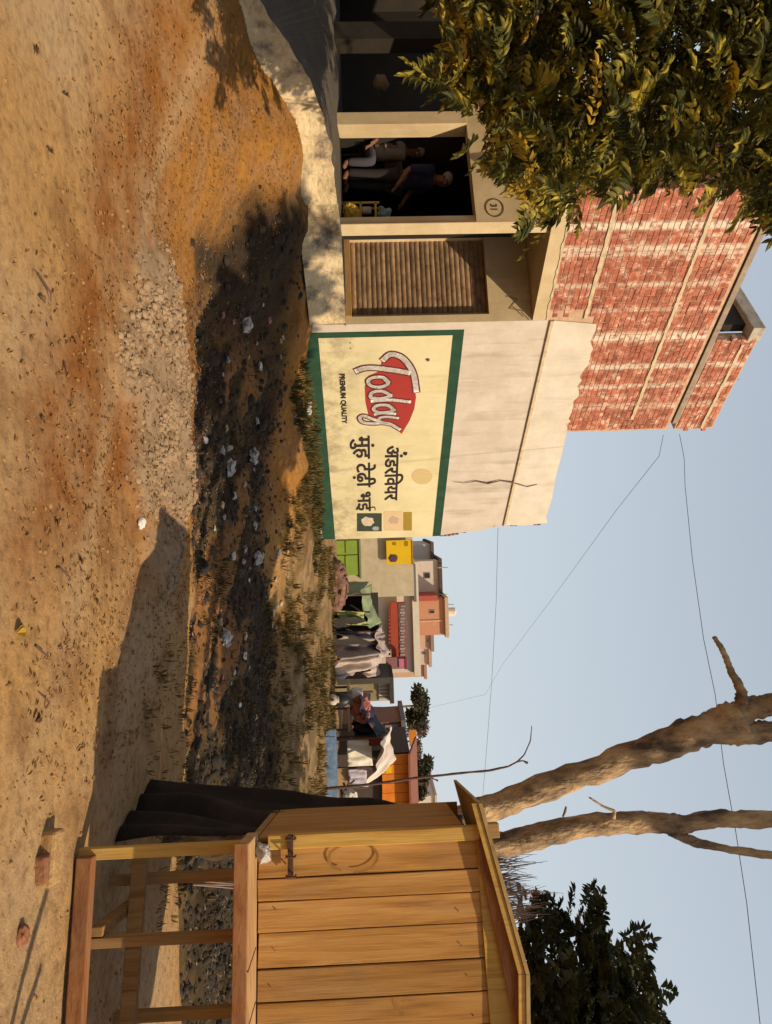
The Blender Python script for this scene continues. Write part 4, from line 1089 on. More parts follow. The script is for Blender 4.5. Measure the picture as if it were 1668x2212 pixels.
for q in (qp([(1372, 905), (1390, 862), (1394, 946), (1372, 946)], (19.2, 19.6, 19.15, 19.15)), qp([(1332, 900), (1342, 876), (1362, 946), (1338, 946)], (19.4, 19.6, 19.3, 19.3))):
    mb = MB(); mb.prism(q, (0, .06, 0)); mb.build('tent_mouth_shade', pm('tent_dark', (.035, .03, .025)), T2_)  # solid dark panels painted as the shade inside the tents
tp = qp([(1768, 668), (1802, 655), (1822, 1345), (1688, 1292)], (4.95, 4.5, 4.35, 5.05))
tp[2].z = zt(tp[2].x, tp[2].y) + .01; tp[3].z = zt(tp[3].x, tp[3].y) + .01
drape('black_sheet', mat('sheet_black', (.020, .015, .012), (.012, .010, .008), scale=4, c3=(.05, .03, .022), rough=.9), None, tp, 2, .05, 20, .02, 11, 'black sheet hanging slantwise from the kiosk side down to the ground', 'tarpaulin')  # black sheet built for the dark mass beside the kiosk
# rubbish heap by the olive tent
def heap(name, U, V, y, rx, rz, mt_, label, seed, cnt=70):
    c = on_y(U, V, y); c.z = zt(c.x, y); mb = MB(); R.seed(seed)
    mb.blob(c, (rx, rx * .7, rz), 3, .35, seed)
    for i in range(cnt):
        a = R.uniform(0, 6.28); k = R.random() ** .5
        q = c + V3((rx * k * math.cos(a), rx * .7 * k * math.sin(a), rz * (1 - k * k) ** .5 * .95))
        mb.blob(q, (R.uniform(.04, .12), R.uniform(.04, .1), R.uniform(.03, .07)), 0, .5, i)
    return tag(mb.build(name, mt_, None, origin=c), label, 'heap')
heap('rubble_heap', 1262, 940, 19.5, .75, .45, mat('heap_rust', (.17, .085, .055), (.07, .045, .035), scale=9, c3=(.27, .16, .11)), 'reddish heap of rags and rubble below the green doors', 3)
# stall with navy sheet, pots and a table
ST1 = fthing('vendor_stall', 1540, 18.5, 'vendor stall under a sloping navy blue sheet with pots on its table', 'stall')
drape('navy_sheet', pm('cloth_navy', (.028, .027, .045), .6), ST1, qp([(1492, 872), (1580, 832), (1594, 856), (1508, 900)], (19.4, 19.4, 17.8, 17.8)), 2, .08, 14, .12, 4)
drape('navy_curtain', pm('cloth_navy', (.028, .027, .045)), ST1, qp([(1508, 898), (1588, 856), (1592, 902), (1530, 912)], (18.9, 18.9, 18.7, 18.7)), 4, .06, 12, .03, 6)
fpart('table_top', pm('table_tan', (.42, .27, .13)), ST1, 1480, 1580, 912, 917, 18.2, .7)
for U in (1484, 1530, 1576):
    mb = MB(); p = on_y(U, 917, 18.3); mb.bar((p.x, p.y, zt(p.x, p.y) - .05), p, .05); mb.build('table_leg', M_twig, ST1)
for U in (1494, 1590):
    mb = MB(); p = on_y(U, 862 if U < 1550 else 845, 18.6); mb.tube([(p.x, p.y, zt(p.x, p.y) - .05), p], .03, 6); mb.build('pole', M_twig, ST1)
def lathe(name, mt_, c, prof_, label=None, cat=None, group=None, parent=None, n=14):
    mb = MB(); c = V3(c)
    mb.tube([c + UP * z for r, z in prof_], [r for r, z in prof_], n)
    o = mb.build(name, mt_, parent, smooth=True, origin=None if parent else c)
    return tag(o, label, cat, group) if label else o
M_tin = pm('tin_white', (.62, .57, .52), rough=.5)
for i, (U, V, r) in enumerate(((1498, 911, .15), (1520, 911, .13), (1545, 911, .12))):
    lathe('cooking_pot', M_tin, on_y(U, V, 18.5), [(.6 * r, 0), (r, .06), (1.05 * r, .2), (.85 * r, .3), (.95 * r, .33)], 'round pale metal cooking pot standing on the vendor stall table', 'pot', 'pots on the vendor stall table')
lathe('water_can', pm('can_black', (.02, .02, .02), rough=.4), on_y(1512, 946, 18.0), [(.16, 0), (.18, .1), (.18, .3), (.1, .38), (.06, .44)], 'black water can on the ground under the vendor stall', 'can')
lathe('clay_pot', pm('clay_pale', (.55, .45, .36)), on_y(1512, 958, 17.4), [(.08, 0), (.14, .08), (.13, .17), (.07, .23), (.09, .26)], 'small pale clay pot on the bank before the vendor stall', 'pot')
crumple(on_y(1530, 888, 18.4), (.34, .2, .26), 'cloth_bundle', pm('cloth_salmon', (.40, .13, .09)), 'salmon red cloth bundle under the navy sheet', 'bundle', seed=9, amp=.3)
house(1466, 1478, 826, 945, 21.0, (.07, .06, .05), 'narrow dark timber shed behind the pale tent', (), None, 2, 'shed')
ST2 = fthing('small_stall', 1490, 22, 'small white counter stall with a dark roof behind the navy sheet', 'stall')
fpart('front_panel', pm('stall_white', (.55, .47, .42)), ST2, 1468, 1514, 826, 850, 22, .5); fpart('roof', pm('roof_black', (.05, .045, .04)), ST2, 1462, 1520, 817, 826, 21.7, 1.6); fpart('base', pm('stall_olive', (.30, .24, .12)), ST2, 1466, 1516, 850, 952, 22.05, .5, gz)
for k in range(5): fpart('stripe', pm('stall_grey', (.30, .24, .23)), ST2, 1474 + k * 8, 1477 + k * 8, 829, 848, 21.97, .05)
# white shelter with awning
ST3 = fthing('white_shelter', 1640, 17.5, 'white sheet shelter with a long slanting pale awning', 'shelter')
drape('awning', pm('awning_pale', (.62, .50, .40), .85), ST3, qp([(1568, 822), (1640, 812), (1698, 872), (1604, 842)], (19.2, 19.0, 16.9, 17.2)), 2, .06, 14, .1, 7)
drape('white_sheet', pm('sheet_white', (.72, .66, .56), .9), ST3, qp([(1594, 864), (1656, 862), (1658, 918), (1594, 918)], (18.2, 18.2, 18.1, 18.1)), 3, .03, 12, .02, 8)
drape('lavender_sheet', pm('sheet_lavender', (.42, .38, .44), .85), ST3, qp([(1661, 876), (1699, 872), (1699, 914), (1662, 916)], (17.6, 17.6, 17.5, 17.5)), 3, .03, 10, .02, 9)
drape('red_cloth', pm('cloth_red', (.28, .05, .05)), ST3, qp([(1594, 842), (1610, 838), (1612, 870), (1594, 872)], (18.1, 18.1, 18.0, 18.0)), 2, .03, 8, .02, 2)
for U, V in ((1594, 846), (1656, 852), (1700, 874)):
    mb = MB(); p = on_y(U, V, 17.8); mb.tube([(p.x, p.y, zt(p.x, p.y) - .05), p], .03, 6); mb.build('pole', M_twig, ST3)
mb = MB(); fbox(mb, 1660, 1700, 914, 948, 17.6, .05, gz); mb.build('skirt', pm('skirt_tan', (.40, .27, .14)), ST3)
fpart('opening_shade', pm('tent_dark', (.035, .03, .025)), ST3, 1622, 1642, 838, 866, 18.35, .05)  # dark panel painted as the shaded gap under the awning
# orange awning shop on the right
ST4 = fthing('orange_stall', 1710, 21, 'orange plank fronted stall with a red tiled roof beyond the sapling', 'stall')
for k in range(7):
    a = 1631 + k * 20.5; fpart('orange_panel', mat('panel_orange', (.62, .19, .016), (.48, .12, .010), scale=5, bump=.2, rnd=.12), ST4, a, a + 19.5, 778, 842, 21, .06)
fpart('wall', pm('stall_dark', (.07, .05, .04)), ST4, 1628, 1790, 780, 955, 21.2, 2.5, gz)
mb = MB()
x0, x1, z0, z1 = rect(1626, 1795, 757, 780, 20.8)
mb.prism([(x0, 20.7, z0), (x0, 22.3, z1), (x0, 22.3, z1 - .06), (x0, 20.7, z0 - .06)], (x1 - x0, 0, 0)); mb.build('roof', mat('roof_rust', (.26, .09, .05), (.16, .06, .035), scale=9), ST4)
fpart('yellow_notice', pm('sign_yellow', (.72, .45, .008)), ST4, 1655, 1670, 822, 834, 20.94, .03); fpart('dark_window', pm('dark_glass', (.03, .03, .03)), ST4, 1758, 1770, 812, 826, 20.94, .08)
B5 = fthing('orange_sign', 1593, 24, 'small orange signboard on posts above the shelter awning', 'sign')
fpart('board', pm('sign_orange', (.58, .19, .02)), B5, 1577, 1612, 768, 784, 24, .06); fpart('post', M_twig, B5, 1582, 1585, 784, 950, 24.02, .06, gz); fpart('post', M_twig, B5, 1604, 1607, 784, 950, 24.02, .06, gz)
ST5 = fthing('rusty_shed', 1590, 25, 'rusty brown shed under the small orange signboard', 'shed')
fpart('wall', pm('shed_rust', (.20, .10, .08)), ST5, 1562, 1632, 800, 950, 25, 2, gz); fpart('roof', pm('shed_roof', (.15, .12, .12)), ST5, 1556, 1636, 790, 800, 24.7, 2.6)
for k in range(4): fpart('sheet', pm('shed_grey', (.24, .20, .20)), ST5, 1566 + k * 16, 1577 + k * 16, 803, 836, 24.95, .06)
# blue water pipe / trough on the bank and firewood
BW = fthing('blue_trough', 1668, 16, 'long low blue painted trough lying along the bank', 'trough')
zb_ = zt(on_y(1668, 950, 15.5).x, 15.5)
x0, x1, _, _ = rect(1592, 1760, 940, 962, 15.6)
for (za, zb2, q0, dq) in ((zb_ - .05, zb_ + .24, 0, .06), (zb_ - .05, zb_ + .24, .5, .06)):
    mb = MB(); mb.ob((x0, 15.6 + q0, za), (x1 - x0, 0, 0), (0, dq, 0), (0, 0, zb2 - za)); mb.build('side', mat('paint_blue', (.12, .19, .30), (.07, .11, .18), scale=6, c3=(.24, .30, .38)), BW)
mb = MB(); mb.ob((x0, 15.66, zb_ - .05), (x1 - x0, 0, 0), (0, .44, 0), (0, 0, .08)); mb.build('base', M_conc, BW)
R.seed(17)
WP = fthing('firewood_pile', 1735, 16.8, 'dark tangle of sticks and pale sacks beyond the blue trough', 'woodpile')
for i in range(16):
    p = on_y(R.uniform(1700, 1775), R.uniform(905, 935), 16.6 + R.uniform(0, .6)); mb = MB()
    mb.tube([p, p + V3((R.uniform(-.7, .7), R.uniform(-.2, .2), R.uniform(-.25, .25)))], R.uniform(.015, .035), 6); mb.build('stick', M_twig, WP)
crumple(on_y(1735, 912, 16.5), (.3, .2, .22), 'sack', pm('sack_pale', (.60, .52, .42)), 'pale stuffed sack leaning on the firewood pile', 'sack', seed=3, amp=.25)
# trees on the skyline
def far_tree(U0, U1, V0, V1, y, label, mt_, n=260, leaf=.28, seed=1, name='far_tree'):
    R.seed(seed); x0, x1, z0, z1 = rect(U0, U1, V0, V1, y); c = V3(((x0 + x1) / 2, y, (z0 + z1) / 2)); rx, rz = (x1 - x0) / 2, (z1 - z0) / 2
    g = zt(c.x, y); t_ = thing(name, (c.x, y, g), label, 'tree'); mb = MB()
    lobes = [(c + V3((R.uniform(-.65, .65) * rx, R.uniform(-.5, .5) * rx, R.uniform(-.5, .6) * rz)), R.uniform(.3, .5)) for _ in range(9)]
    for i in range(n * 7):
        b, k = R.choice(lobes); a = rdir()
        p = b + V3((a.x * rx, a.y * rx, a.z * rz)) * k * R.random() ** .35
        leaflet(mb, p, rdir(), rdir(), leaf * R.uniform(.7, 1.3), leaf * .55)
    mb.build('crown', mt_, t_)
    mb = MB(); path(mb, [(c.x, y, g - .1), (c.x + .1, y, lerp(g, c.z, .5)), (c.x, y, c.z)], .12, .05, 7); mb.build('trunk', M_bark, t_)
M_far = mat('leaf_far', (.075, .068, .035), (.045, .042, .025), scale=1, bump=0, trans=.1)
far_tree(1472, 1575, 732, 800, 40, 'round dark green tree on the skyline behind the vendor stall', M_far, seed=2, leaf=.3)
far_tree(1545, 1600, 735, 800, 52, 'hazy thin grey brown tree beside the round skyline tree', mat('leaf_haze', (.16, .12, .10), (.11, .08, .07), scale=1, bump=0), 90, .22, 3)
far_tree(1636, 1690, 730, 790, 36, 'green bush crown above the orange stall roof', M_far, seed=4, leaf=.24)
far_tree(1688, 1730, 745, 795, 38, 'low dark bush behind the red tiled roof', M_far, seed=5, leaf=.22, n=160)
far_tree(1600, 1645, 750, 790, 58, 'pale dry tree crown far behind the orange signboard', mat('leaf_haze', (.16, .12, .10), (.11, .08, .07), scale=1, bump=0), 80, .24, 6)

# ------------------------------------------------------------------ wires
def wire(name, spec, label, sag=0.0, r=.005):
    P = [on_y(*q) for q in spec]; out = []
    for a, b in zip(P, P[1:]): out += [a.lerp(b, k / 4) for k in range(4)]
    out.append(P[-1]); mb = MB(); mb.tube(out, r, 5); return tag(mb.build(name, mat('wire_black', (.06, .07, .08), scale=3, bump=0), None, origin=out[0]), label, 'wire')
wire('power_wire', [(938, 200, 12.9), (990, 190, 12.6), (1050, 188, 12.3), (1210, 172, 11.4), (1380, 148, 10.6), (1500, 123, 10.1), (1650, 105, 9.6), (1800, 78, 9.1), (1950, 55, 8.7), (2212, 26, 8.1), (2700, -40, 7.3)], 'upper slack power wire crossing the sky from the brick parapet past the trunks', r=.005)
wire('power_wire', [(940, 235, 12.9), (985, 244, 13.5), (1100, 335, 17), (1300, 480, 26), (1432, 580, 34), (1500, 620, 40), (1530, 745, 42)], 'thin wire running down from the brick corner to the skyline tree', r=.005)
wire('power_wire', [(1140, 592, 15.0), (1300, 596, 17), (1480, 606, 19), (1660, 620, 21), (1900, 640, 24)], 'thin nearly level wire leaving the broken end of the sign wall', r=.005)

# ------------------------------------------------------------------ people in the shop
def skin(name, J, E, mt_, parent, root, sub=2):
    """one continuous body from joints {name: (point, radius)} and bones"""
    ks = list(J); me = bpy.data.meshes.new(name); w = world_of(parent)
    me.from_pydata([(V3(J[k][0]) - w)[:] for k in ks], [(ks.index(a), ks.index(b)) for a, b in E], [])
    o = bpy.data.objects.new(name, me); COL.objects.link(o)
    o.modifiers.new('skin', 'SKIN').use_smooth_shade = True
    for i, k in enumerate(ks):
        r = J[k][1]; me.skin_vertices[0].data[i].radius = r if hasattr(r, '__len__') else (r, r)
        me.skin_vertices[0].data[i].use_root = k == root
    sb_ = o.modifiers.new('sub', 'SUBSURF'); sb_.levels = sb_.render_levels = sub
    bpy.context.view_layer.update()
    m2 = bpy.data.meshes.new_from_object(o.evaluated_get(bpy.context.evaluated_depsgraph_get()))
    bpy.data.objects.remove(o); m2.materials.clear(); m2.materials.append(mt_)
    q = bpy.data.objects.new(name, m2); return hang(q, parent, w)
M_skin = mat('skin_brown', (.20, .095, .05), (.16, .07, .035), scale=9, bump=0, rough=.6)
def person(at, face, h, seated, label, shirt, legs, hair, reach=None):
    f = V3(face).normalized(); s = V3((-f.y, f.x, 0)); b = V3(at); P = lambda x, y, z: b + f * x + s * y + UP * z
    t_ = thing('person', b, label, 'person'); k = h / 1.7
    if seated: hip, knee, ankle = .50, [(.44, .12, .50), (.44, -.12, .50)], [(.46, .12, .08), (.42, -.12, .08)]
    else: hip, knee, ankle = .92, [(.04, .10, .50), (.0, -.10, .50)], [(.0, .11, .08), (-.04, -.11, .08)]
    z = hip
    J = {'pel': (P(0, 0, z * k), (.15, .13)), 'belly': (P(.02, 0, (z + .18) * k), (.14, .12)), 'chest': (P(.0, 0, (z + .38) * k), (.16, .125)), 'neck0': (P(.0, 0, (z + .54) * k), .07),
         'neck': (P(.02, 0, (z + .62) * k), .055), 'head0': (P(.05, 0, (z + .69) * k), (.078, .085)), 'head': (P(.035, 0, (z + .77) * k), (.085, .098)), 'crown': (P(.025, 0, (z + .83) * k), (.06, .07)),
         'jaw': (P(.10, 0, (z + .68) * k), .035), 'nose': (P(.135, 0, (z + .735) * k), .016)}
    E = [('pel', 'belly'), ('belly', 'chest'), ('chest', 'neck0'), ('neck0', 'neck'), ('neck', 'head0'), ('head0', 'head'), ('head', 'crown'), ('head0', 'jaw'), ('head', 'nose')]
    for i, sg in enumerate((1, -1)):
        r = reach[i] if reach else (.12, .22, hip + .02)
        sh_ = (0, .19 * sg, z + .48); ha = (r[0], r[1] * sg, r[2])
        el = tuple((a + c) / 2 for a, c in zip(sh_, ha)); el = (el[0] - .10, el[1] + .05 * sg, el[2] - .08)
        J.update({'sh%d' % i: (P(sh_[0], sh_[1], sh_[2] * k), .065), 'el%d' % i: (P(el[0], el[1], el[2] * k), .046), 'wr%d' % i: (P(ha[0], ha[1], ha[2] * k), .031)})
        E += [('neck0', 'sh%d' % i), ('sh%d' % i, 'el%d' % i), ('el%d' % i, 'wr%d' % i)]
        w = V3(J['wr%d' % i][0]); d = (w - V3(J['el%d' % i][0])).normalized(); x = d.cross(UP).normalized() if abs(d.z) < .9 else s
        J['pm%d' % i] = (w + d * .06, (.034, .02)); E.append(('wr%d' % i, 'pm%d' % i))
        for q, (o_, L) in enumerate(((-.03, .07), (-.01, .085), (.01, .08), (.03, .065))):
            J['f%d%d' % (i, q)] = (w + d * .1 + x * o_, .009); J['g%d%d' % (i, q)] = (w + d * (.1 + L * .6) + x * o_ * 1.2 - UP * .025, .008)
            E += [('pm%d' % i, 'f%d%d' % (i, q)), ('f%d%d' % (i, q), 'g%d%d' % (i, q))]
        J['th%d' % i] = (w + d * .06 + x * .055 * -sg, .010); E.append(('wr%d' % i, 'th%d' % i))
        J.update({'hp%d' % i: (P(.02, .1 * sg, (z - .06) * k), .095), 'kn%d' % i: (P(knee[i][0], knee[i][1], knee[i][2] * k), .062), 'an%d' % i: (P(ankle[i][0], ankle[i][1], ankle[i][2] * k), .042), 'ft%d' % i: (P(ankle[i][0] + .15, ankle[i][1] * 1.1, .035), (.042, .03))})
        E += [('pel', 'hp%d' % i), ('hp%d' % i, 'kn%d' % i), ('kn%d' % i, 'an%d' % i), ('an%d' % i, 'ft%d' % i)]
    skin('body', J, E, M_skin, t_, 'pel')
    up = lambda q, a: (J[q][0], tuple(v + a for v in (J[q][1] if hasattr(J[q][1], '__len__') else (J[q][1],) * 2)))
    n1 = ['pel', 'belly', 'chest', 'neck0', 'sh0', 'el0', 'sh1', 'el1']; S = {q: up(q, .022) for q in n1}
    skin('shirt', S, [e for e in E if e[0] in S and e[1] in S], shirt, t_, 'chest')
    n2 = ['pel', 'hp0', 'kn0', 'an0', 'hp1', 'kn1', 'an1']; S = {q: up(q, .02) for q in n2}
    skin('trousers', S, [e for e in E if e[0] in S and e[1] in S], legs, t_, 'pel')
    mb = MB(); mb.blob(V3(J['head'][0]) - f * .03 + UP * .03, (.10, .10, .09), 2, .1, 3); mb.build('hair', hair, t_, smooth=True)
    for sg in (1, -1):
        mb = MB(); mb.blob(V3(J['head'][0]) + f * .085 + s * .035 * sg - UP * .02, .011, 1, 0); mb.build('eye', M_cw, t_); mb = MB(); mb.blob(V3(J['head'][0]) + s * .088 * sg - UP * .025, (.012, .012, .028), 1, 0); mb.build('ear', M_skin, t_)
    mb = MB(); mb.blob(V3(J['head0'][0]) + f * .085 - UP * .005, (.012, .022, .006), 1, 0); mb.build('mouth', mat('lip', (.14, .05, .04), bump=0), t_)
    return t_
p1 = on_y(388, 930, 10.75); p1.z = 1.44
person(p1, (1, -.25, 0), 1.62, False, 'person in a dark blue shirt standing sideways in the shop doorway', pm('shirt_blue', (.022, .020, .05)), pm('trouser_dark', (.03, .025, .025)), pm('hair_grey', (.36, .32, .30)), [(.34, .12, .98), (.25, .2, .9)])
p2 = on_y(326, 930, 10.95); p2.z = 1.44
P2 = person(p2, (1, -.5, 0), 1.62, True, 'person sitting in the shop wrapped in a pale shawl', pm('cloth_shawl', (.34, .25, .19)), pm('trouser_grey', (.06, .055, .07)), pm('hair_shawl', (.38, .29, .22)))
SK = thing('stool', p2, 'low dark stool carrying the person in the pale shawl', 'stool')
M_wd = pm('stool_wood', (.07, .045, .03))
mb = MB(); mb.ob(p2 + V3((-.17, -.17, .355)), (.34, 0, 0), (0, .34, 0), (0, 0, .04)); mb.build('seat', M_wd, SK, bevel=.005)
for a in (-.15, .12):
    for b in (-.15, .12):
        mb = MB(); mb.ob(p2 + V3((a, b, 0)), (.035, 0, 0), (0, .035, 0), (0, 0, .354)); mb.build('leg', M_wd, SK)
# goods in the doorway
M_yel = pm('plastic_yellow', (.62, .38, .05), rough=.5)
c0 = on_y(458, 930, 10.15); c0.z = 1.435
YS_ = thing('yellow_rack', c0, 'small yellow wooden rack just inside the shop door', 'rack')
for z in (.02, .26, .48):
    mb = MB(); mb.ob(c0 + V3((-.14, -.02, z)), (.28, 0, 0), (0, .22, 0), (0, 0, .03)); mb.build('shelf', M_yel, YS_, bevel=.004)
for a in (-.14, .115):
    for b in (-.02, .175):
        mb = MB(); mb.ob(c0 + V3((a, b, 0)), (.025, 0, 0), (0, .025, 0), (0, 0, .55)); mb.build('post', M_yel, YS_)
crumple(c0 + V3((.06, -.10, .14)), (.13, .09, .12), 'yellow_sack', M_yel, 'bulging yellow sack standing against the yellow rack', 'sack', seed=5, amp=.15)
crumple(c0 + V3((.02, .1, .62)), (.12, .08, .09), 'plastic_bag', pm('bag_teal', (.30, .42, .42)), 'pale teal plastic bag on top of the yellow rack', 'bag', seed=6)
lathe('steel_tin', M_tin, c0 + V3((-.05, .08, .295)), [(.05, 0), (.055, .02), (.055, .12), (.045, .14)], 'small grey tin on the middle shelf of the rack', 'tin')
hb_ = on_y(180, 845, 11.6)
mb = MB(); mb.blob(hb_, (.14, .1, .13), 2, .2, 5); o = mb.build('round_basket', pm('basket_tan', (.34, .24, .14)), None, smooth=True, origin=hb_); tag(o, 'round tan basket hanging in the dark shop bay', 'basket')
mb = MB(); mb.tube([hb_ + UP * .1, hb_ + UP * 1.2 ], .006, 5); mb.build('cord', M_twig, o)

# ------------------------------------------------------------------ loose things on the ground
R.seed(71)
def gp(U, V, lift=0.0):
    """ground point seen at a pixel"""
    d = ray(U, V); k = 1.2
    while k < 60:
        p = EYE + d * k
        if p.z <= zt(p.x, p.y): break
        k += .02 + k * .002
    return V3((p.x, p.y, zt(p.x, p.y) + lift))
b = gp(1842, 1565)
mb = MB(); mb.ob(b + V3((-.13, -.06, -.015)), KD * .25, KQ * .115, UP * .085); o = mb.build('loose_brick', mat('brick_loose', (.36, .215, .085), (.22, .11, .045), scale=14, c3=(.42, .27, .12), bump=1.0, bscale=40), None, bevel=.016, origin=b); tag(o, 'pale worn brick lying on the sand in front of the kiosk stilts', 'brick')
b3 = gp(1868, 1582)
mb = MB(); mb.ob(b3 + V3((-.06, -.05, -.02)), KD * .13 + KQ * .03, KQ * .10 - KD * .02, UP * .075); tag(mb.build('loose_brick', mat('brick_broken', (.27, .12, .055), (.17, .075, .04), scale=14, bump=1.0, bscale=40), None, bevel=.014, origin=b3), 'broken reddish brick half lying against the pale worn brick', 'brick')
b2 = gp(2022, 1625)
mb = MB(); mb.blob(b2 + UP * .01, (.05, .035, .03), 2, .3, 2); tag(mb.build('stone', mat('stone_red', (.30, .12, .06), scale=9), None, origin=b2), 'small reddish stone on the sand in front of the bottom beam', 'stone')
w = gp(1128, 1372)
crumple(w + UP * .025, (.045, .035, .032), 'paper_ball', pm('cup_white', (.68, .66, .62), .85), 'crumpled white paper ball at the tip of the kiosk shadow', 'litter', seed=12, amp=.3)
def leafthing(U, V, L, wd, mt_, name, label, cat, group=None):
    p = gp(U, V, .012); mb = MB(); a = R.uniform(0, 6.28); d = V3((math.cos(a), math.sin(a), .15)); leaflet(mb, p, d, UP, L, wd); leaflet(mb, p + V3((0, 0, .004)), d + V3((.5, -.4, .1)), UP, L * .7, wd)
    return tag(mb.build(name, mt_, None, origin=p), label, cat, group)
leafthing(1368, 1645, .07, .05, M_leafy, 'fallen_leaf', 'bright yellow fallen leaf on the open sand', 'leaf')
M_dead = mat('leaf_dead', (.16, .08, .03), (.09, .045, .02), scale=20, bump=0)
for U, V in ((95, 1600), (205, 1530), (640, 1590), (1205, 1500), (1120, 1555), (1560, 1600), (330, 1560), (730, 1520), (1290, 1470), (900, 1590)):
    leafthing(U, V, R.uniform(.04, .07), .028, M_dead, 'fallen_leaf', 'curled brown fallen leaf on the sandy road', 'leaf', 'brown leaves on the sandy road')
for i, (U, V, dU, dV) in enumerate(((590, 1590, 60, -25), (780, 1535, 30, 20), (1225, 1545, 30, -20), (1395, 1600, 28, -18), (1530, 1575, -35, 15))):
    p, q = gp(U, V, .008), gp(U + dU, V + dV, .008); mid = p.lerp(q, .5) + V3((.02, .03, .02)); mb = MB(); mb.tube([p, mid, q], [.006, .005, .002], 5)
    tag(mb.build('dry_twig', M_twig, None, origin=p), 'dry brown twig lying on the sandy road', 'twig', 'twigs on the sandy road')
# plastic scraps in the drain: one by one where they show
cols = [pm('scrap_white', (.55, .54, .54), rough=.35), pm('scrap_blue', (.24, .29, .38), rough=.35), pm('scrap_grey', (.34, .32, .33), rough=.4), pm('scrap_pink', (.42, .18, .20), rough=.4), pm('scrap_green', (.28, .36, .26), rough=.4), pm('scrap_tan', (.45, .33, .2))]
nm = ['white', 'bluish', 'grey', 'pink', 'pale green', 'tan']
for i in range(64):
    U = R.uniform(640, 1660); V = lerp(1045, 1215, R.random() ** 1.2)
    if U < 1000: V = lerp(1020, 1230, R.random())
    k = R.choice((0, 0, 1, 2, 2, 3, 4, 5, 5)); p = gp(U, V); r = R.uniform(.015, .045)
    crumple(p + UP * r * .5, (r * 1.4, r, r * .7), 'plastic_scrap', cols[k], 'crumpled %s plastic scrap thrown in the dark drain' % nm[k], 'litter', '%s scraps in the drain' % nm[k], seed=i, n=1)
for U, V in ((985, 1130), (1010, 1180), (880, 1010), (1380, 1190), (700, 1145), (1205, 1120)):
    p = gp(U, V); crumple(p + UP * .05, (.11, .08, .06), 'plastic_bag', M_bag, 'larger torn white plastic bag sunk in the dark drain', 'bag', 'torn bags in the drain', seed=U)
# stones, clods and leaf litter too many to count
def scatter(name, mt_, n, fn, kind='stuff', smooth=False):
    mb = MB()
    for i in range(n): fn(mb, i)
    return tag(mb.build(name, mt_, None, origin=(0, 0, 0), smooth=smooth), kind=kind)
def clod(mb, p, r):
    """half-buried lump: low ring, shoulder ring and cap"""
    k = len(mb.v); a0 = R.uniform(0, 6.28); h = r * R.uniform(.45, .9); ex = R.uniform(.6, 1.0)
    for q, zz in ((1.0, -.25), (.8, .6)):
        for j in range(5):
            a = a0 + j * 1.2566; w_ = r * q * R.uniform(.75, 1.2); x, y = math.cos(a) * w_, math.sin(a) * w_ * ex
            mb.v.append(p + V3((x * math.cos(a0) - y * math.sin(a0), x * math.sin(a0) + y * math.cos(a0), h * zz * R.uniform(.8, 1.15))))
    mb.v.append(p + V3((0, 0, h)))
    for j in range(5):
        b = (j + 1) % 5; mb.f += [(k + j, k + b, k + 5 + b, k + 5 + j), (k + 5 + j, k + 5 + b, k + 10)]
def rnd_ground(x0, x1, y0, y1):
    x, y = R.uniform(x0, x1), R.uniform(y0, y1); return V3((x, y, zt(x, y)))
def f_gravel(mb, i):
    p = rnd_ground(-6.5, 3.5, 1.8, 7.5)
    clod(mb, p, abs(R.gauss(0, .006)) + .003)
scatter('gravel', mat('gravel', (.27, .145, .05), (.15, .075, .025), scale=3, c3=(.33, .20, .09), bump=0, coord='Position'), 5500, f_gravel, smooth=True)
def f_mound(mb, i):
    while 1:
        p = rnd_ground(-2.7, .8, 4.5, 6.6)
        if R.random() < mound(p.x, p.y) * smooth01(.45 + 1.5 * fbm(p.x, p.y, 2.6, 48)): break
    clod(mb, p, .004 + .03 * R.random() ** 5 + abs(R.gauss(0, .007)))
scatter('rubble', mat('rubble', (.28, .185, .105), (.15, .085, .045), scale=6, c3=(.36, .25, .155), bump=.6, bscale=60, coord='Position'), 3600, f_mound, smooth=True)
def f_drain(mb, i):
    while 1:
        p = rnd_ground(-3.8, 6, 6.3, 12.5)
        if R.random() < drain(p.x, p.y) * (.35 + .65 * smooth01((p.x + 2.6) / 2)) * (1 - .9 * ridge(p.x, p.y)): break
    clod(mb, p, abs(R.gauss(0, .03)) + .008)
scatter('sludge_clods', mat('sludge', (.034, .026, .019), (.014, .012, .010), scale=2.2, c3=(.085, .055, .03), bump=.8, bscale=40, coord='Position', rough=1.0), 5200, f_drain, smooth=True)  # black sludge, darkened further to deepen the drain's shade
def flake(mb, p, r):
    a = R.uniform(0, 6.28); d = V3((math.cos(a), math.sin(a), R.uniform(-.1, .5))); leaflet(mb, p + UP * .006, d, UP + rdir() * .6, r * 2, r * .9)
def f_litter(mb, i):
    while 1:
        p = rnd_ground(-6, 1.5, 3.2, 8.5)
        e = (p.x + 3.3) * .44 + (p.y - 4.45) * .898
        if e > R.uniform(-.2, .8) and R.random() < .35 + .65 * smooth01(.5 + fbm(p.x, p.y, 1.3, 40)): break
    flake(mb, p, R.uniform(.006, .02))
scatter('leaf_litter', mat('leaf_litter', (.25, .12, .035), (.11, .05, .02), scale=9, c3=(.40, .23, .06), bump=0, coord='Position'), 9000, f_litter)
def f_trash(mb, i):
    while 1:
        p = rnd_ground(-2.5, 6, 6.4, 13)
        if R.random() < drain(p.x, p.y): break
    flake(mb, p, R.uniform(.012, .04))
scatter('litter', mat('drain_litter', (.12, .085, .05), (.045, .035, .025), scale=7, c3=(.27, .22, .17), bump=0, coord='Position', rough=.6), 3200, f_trash)
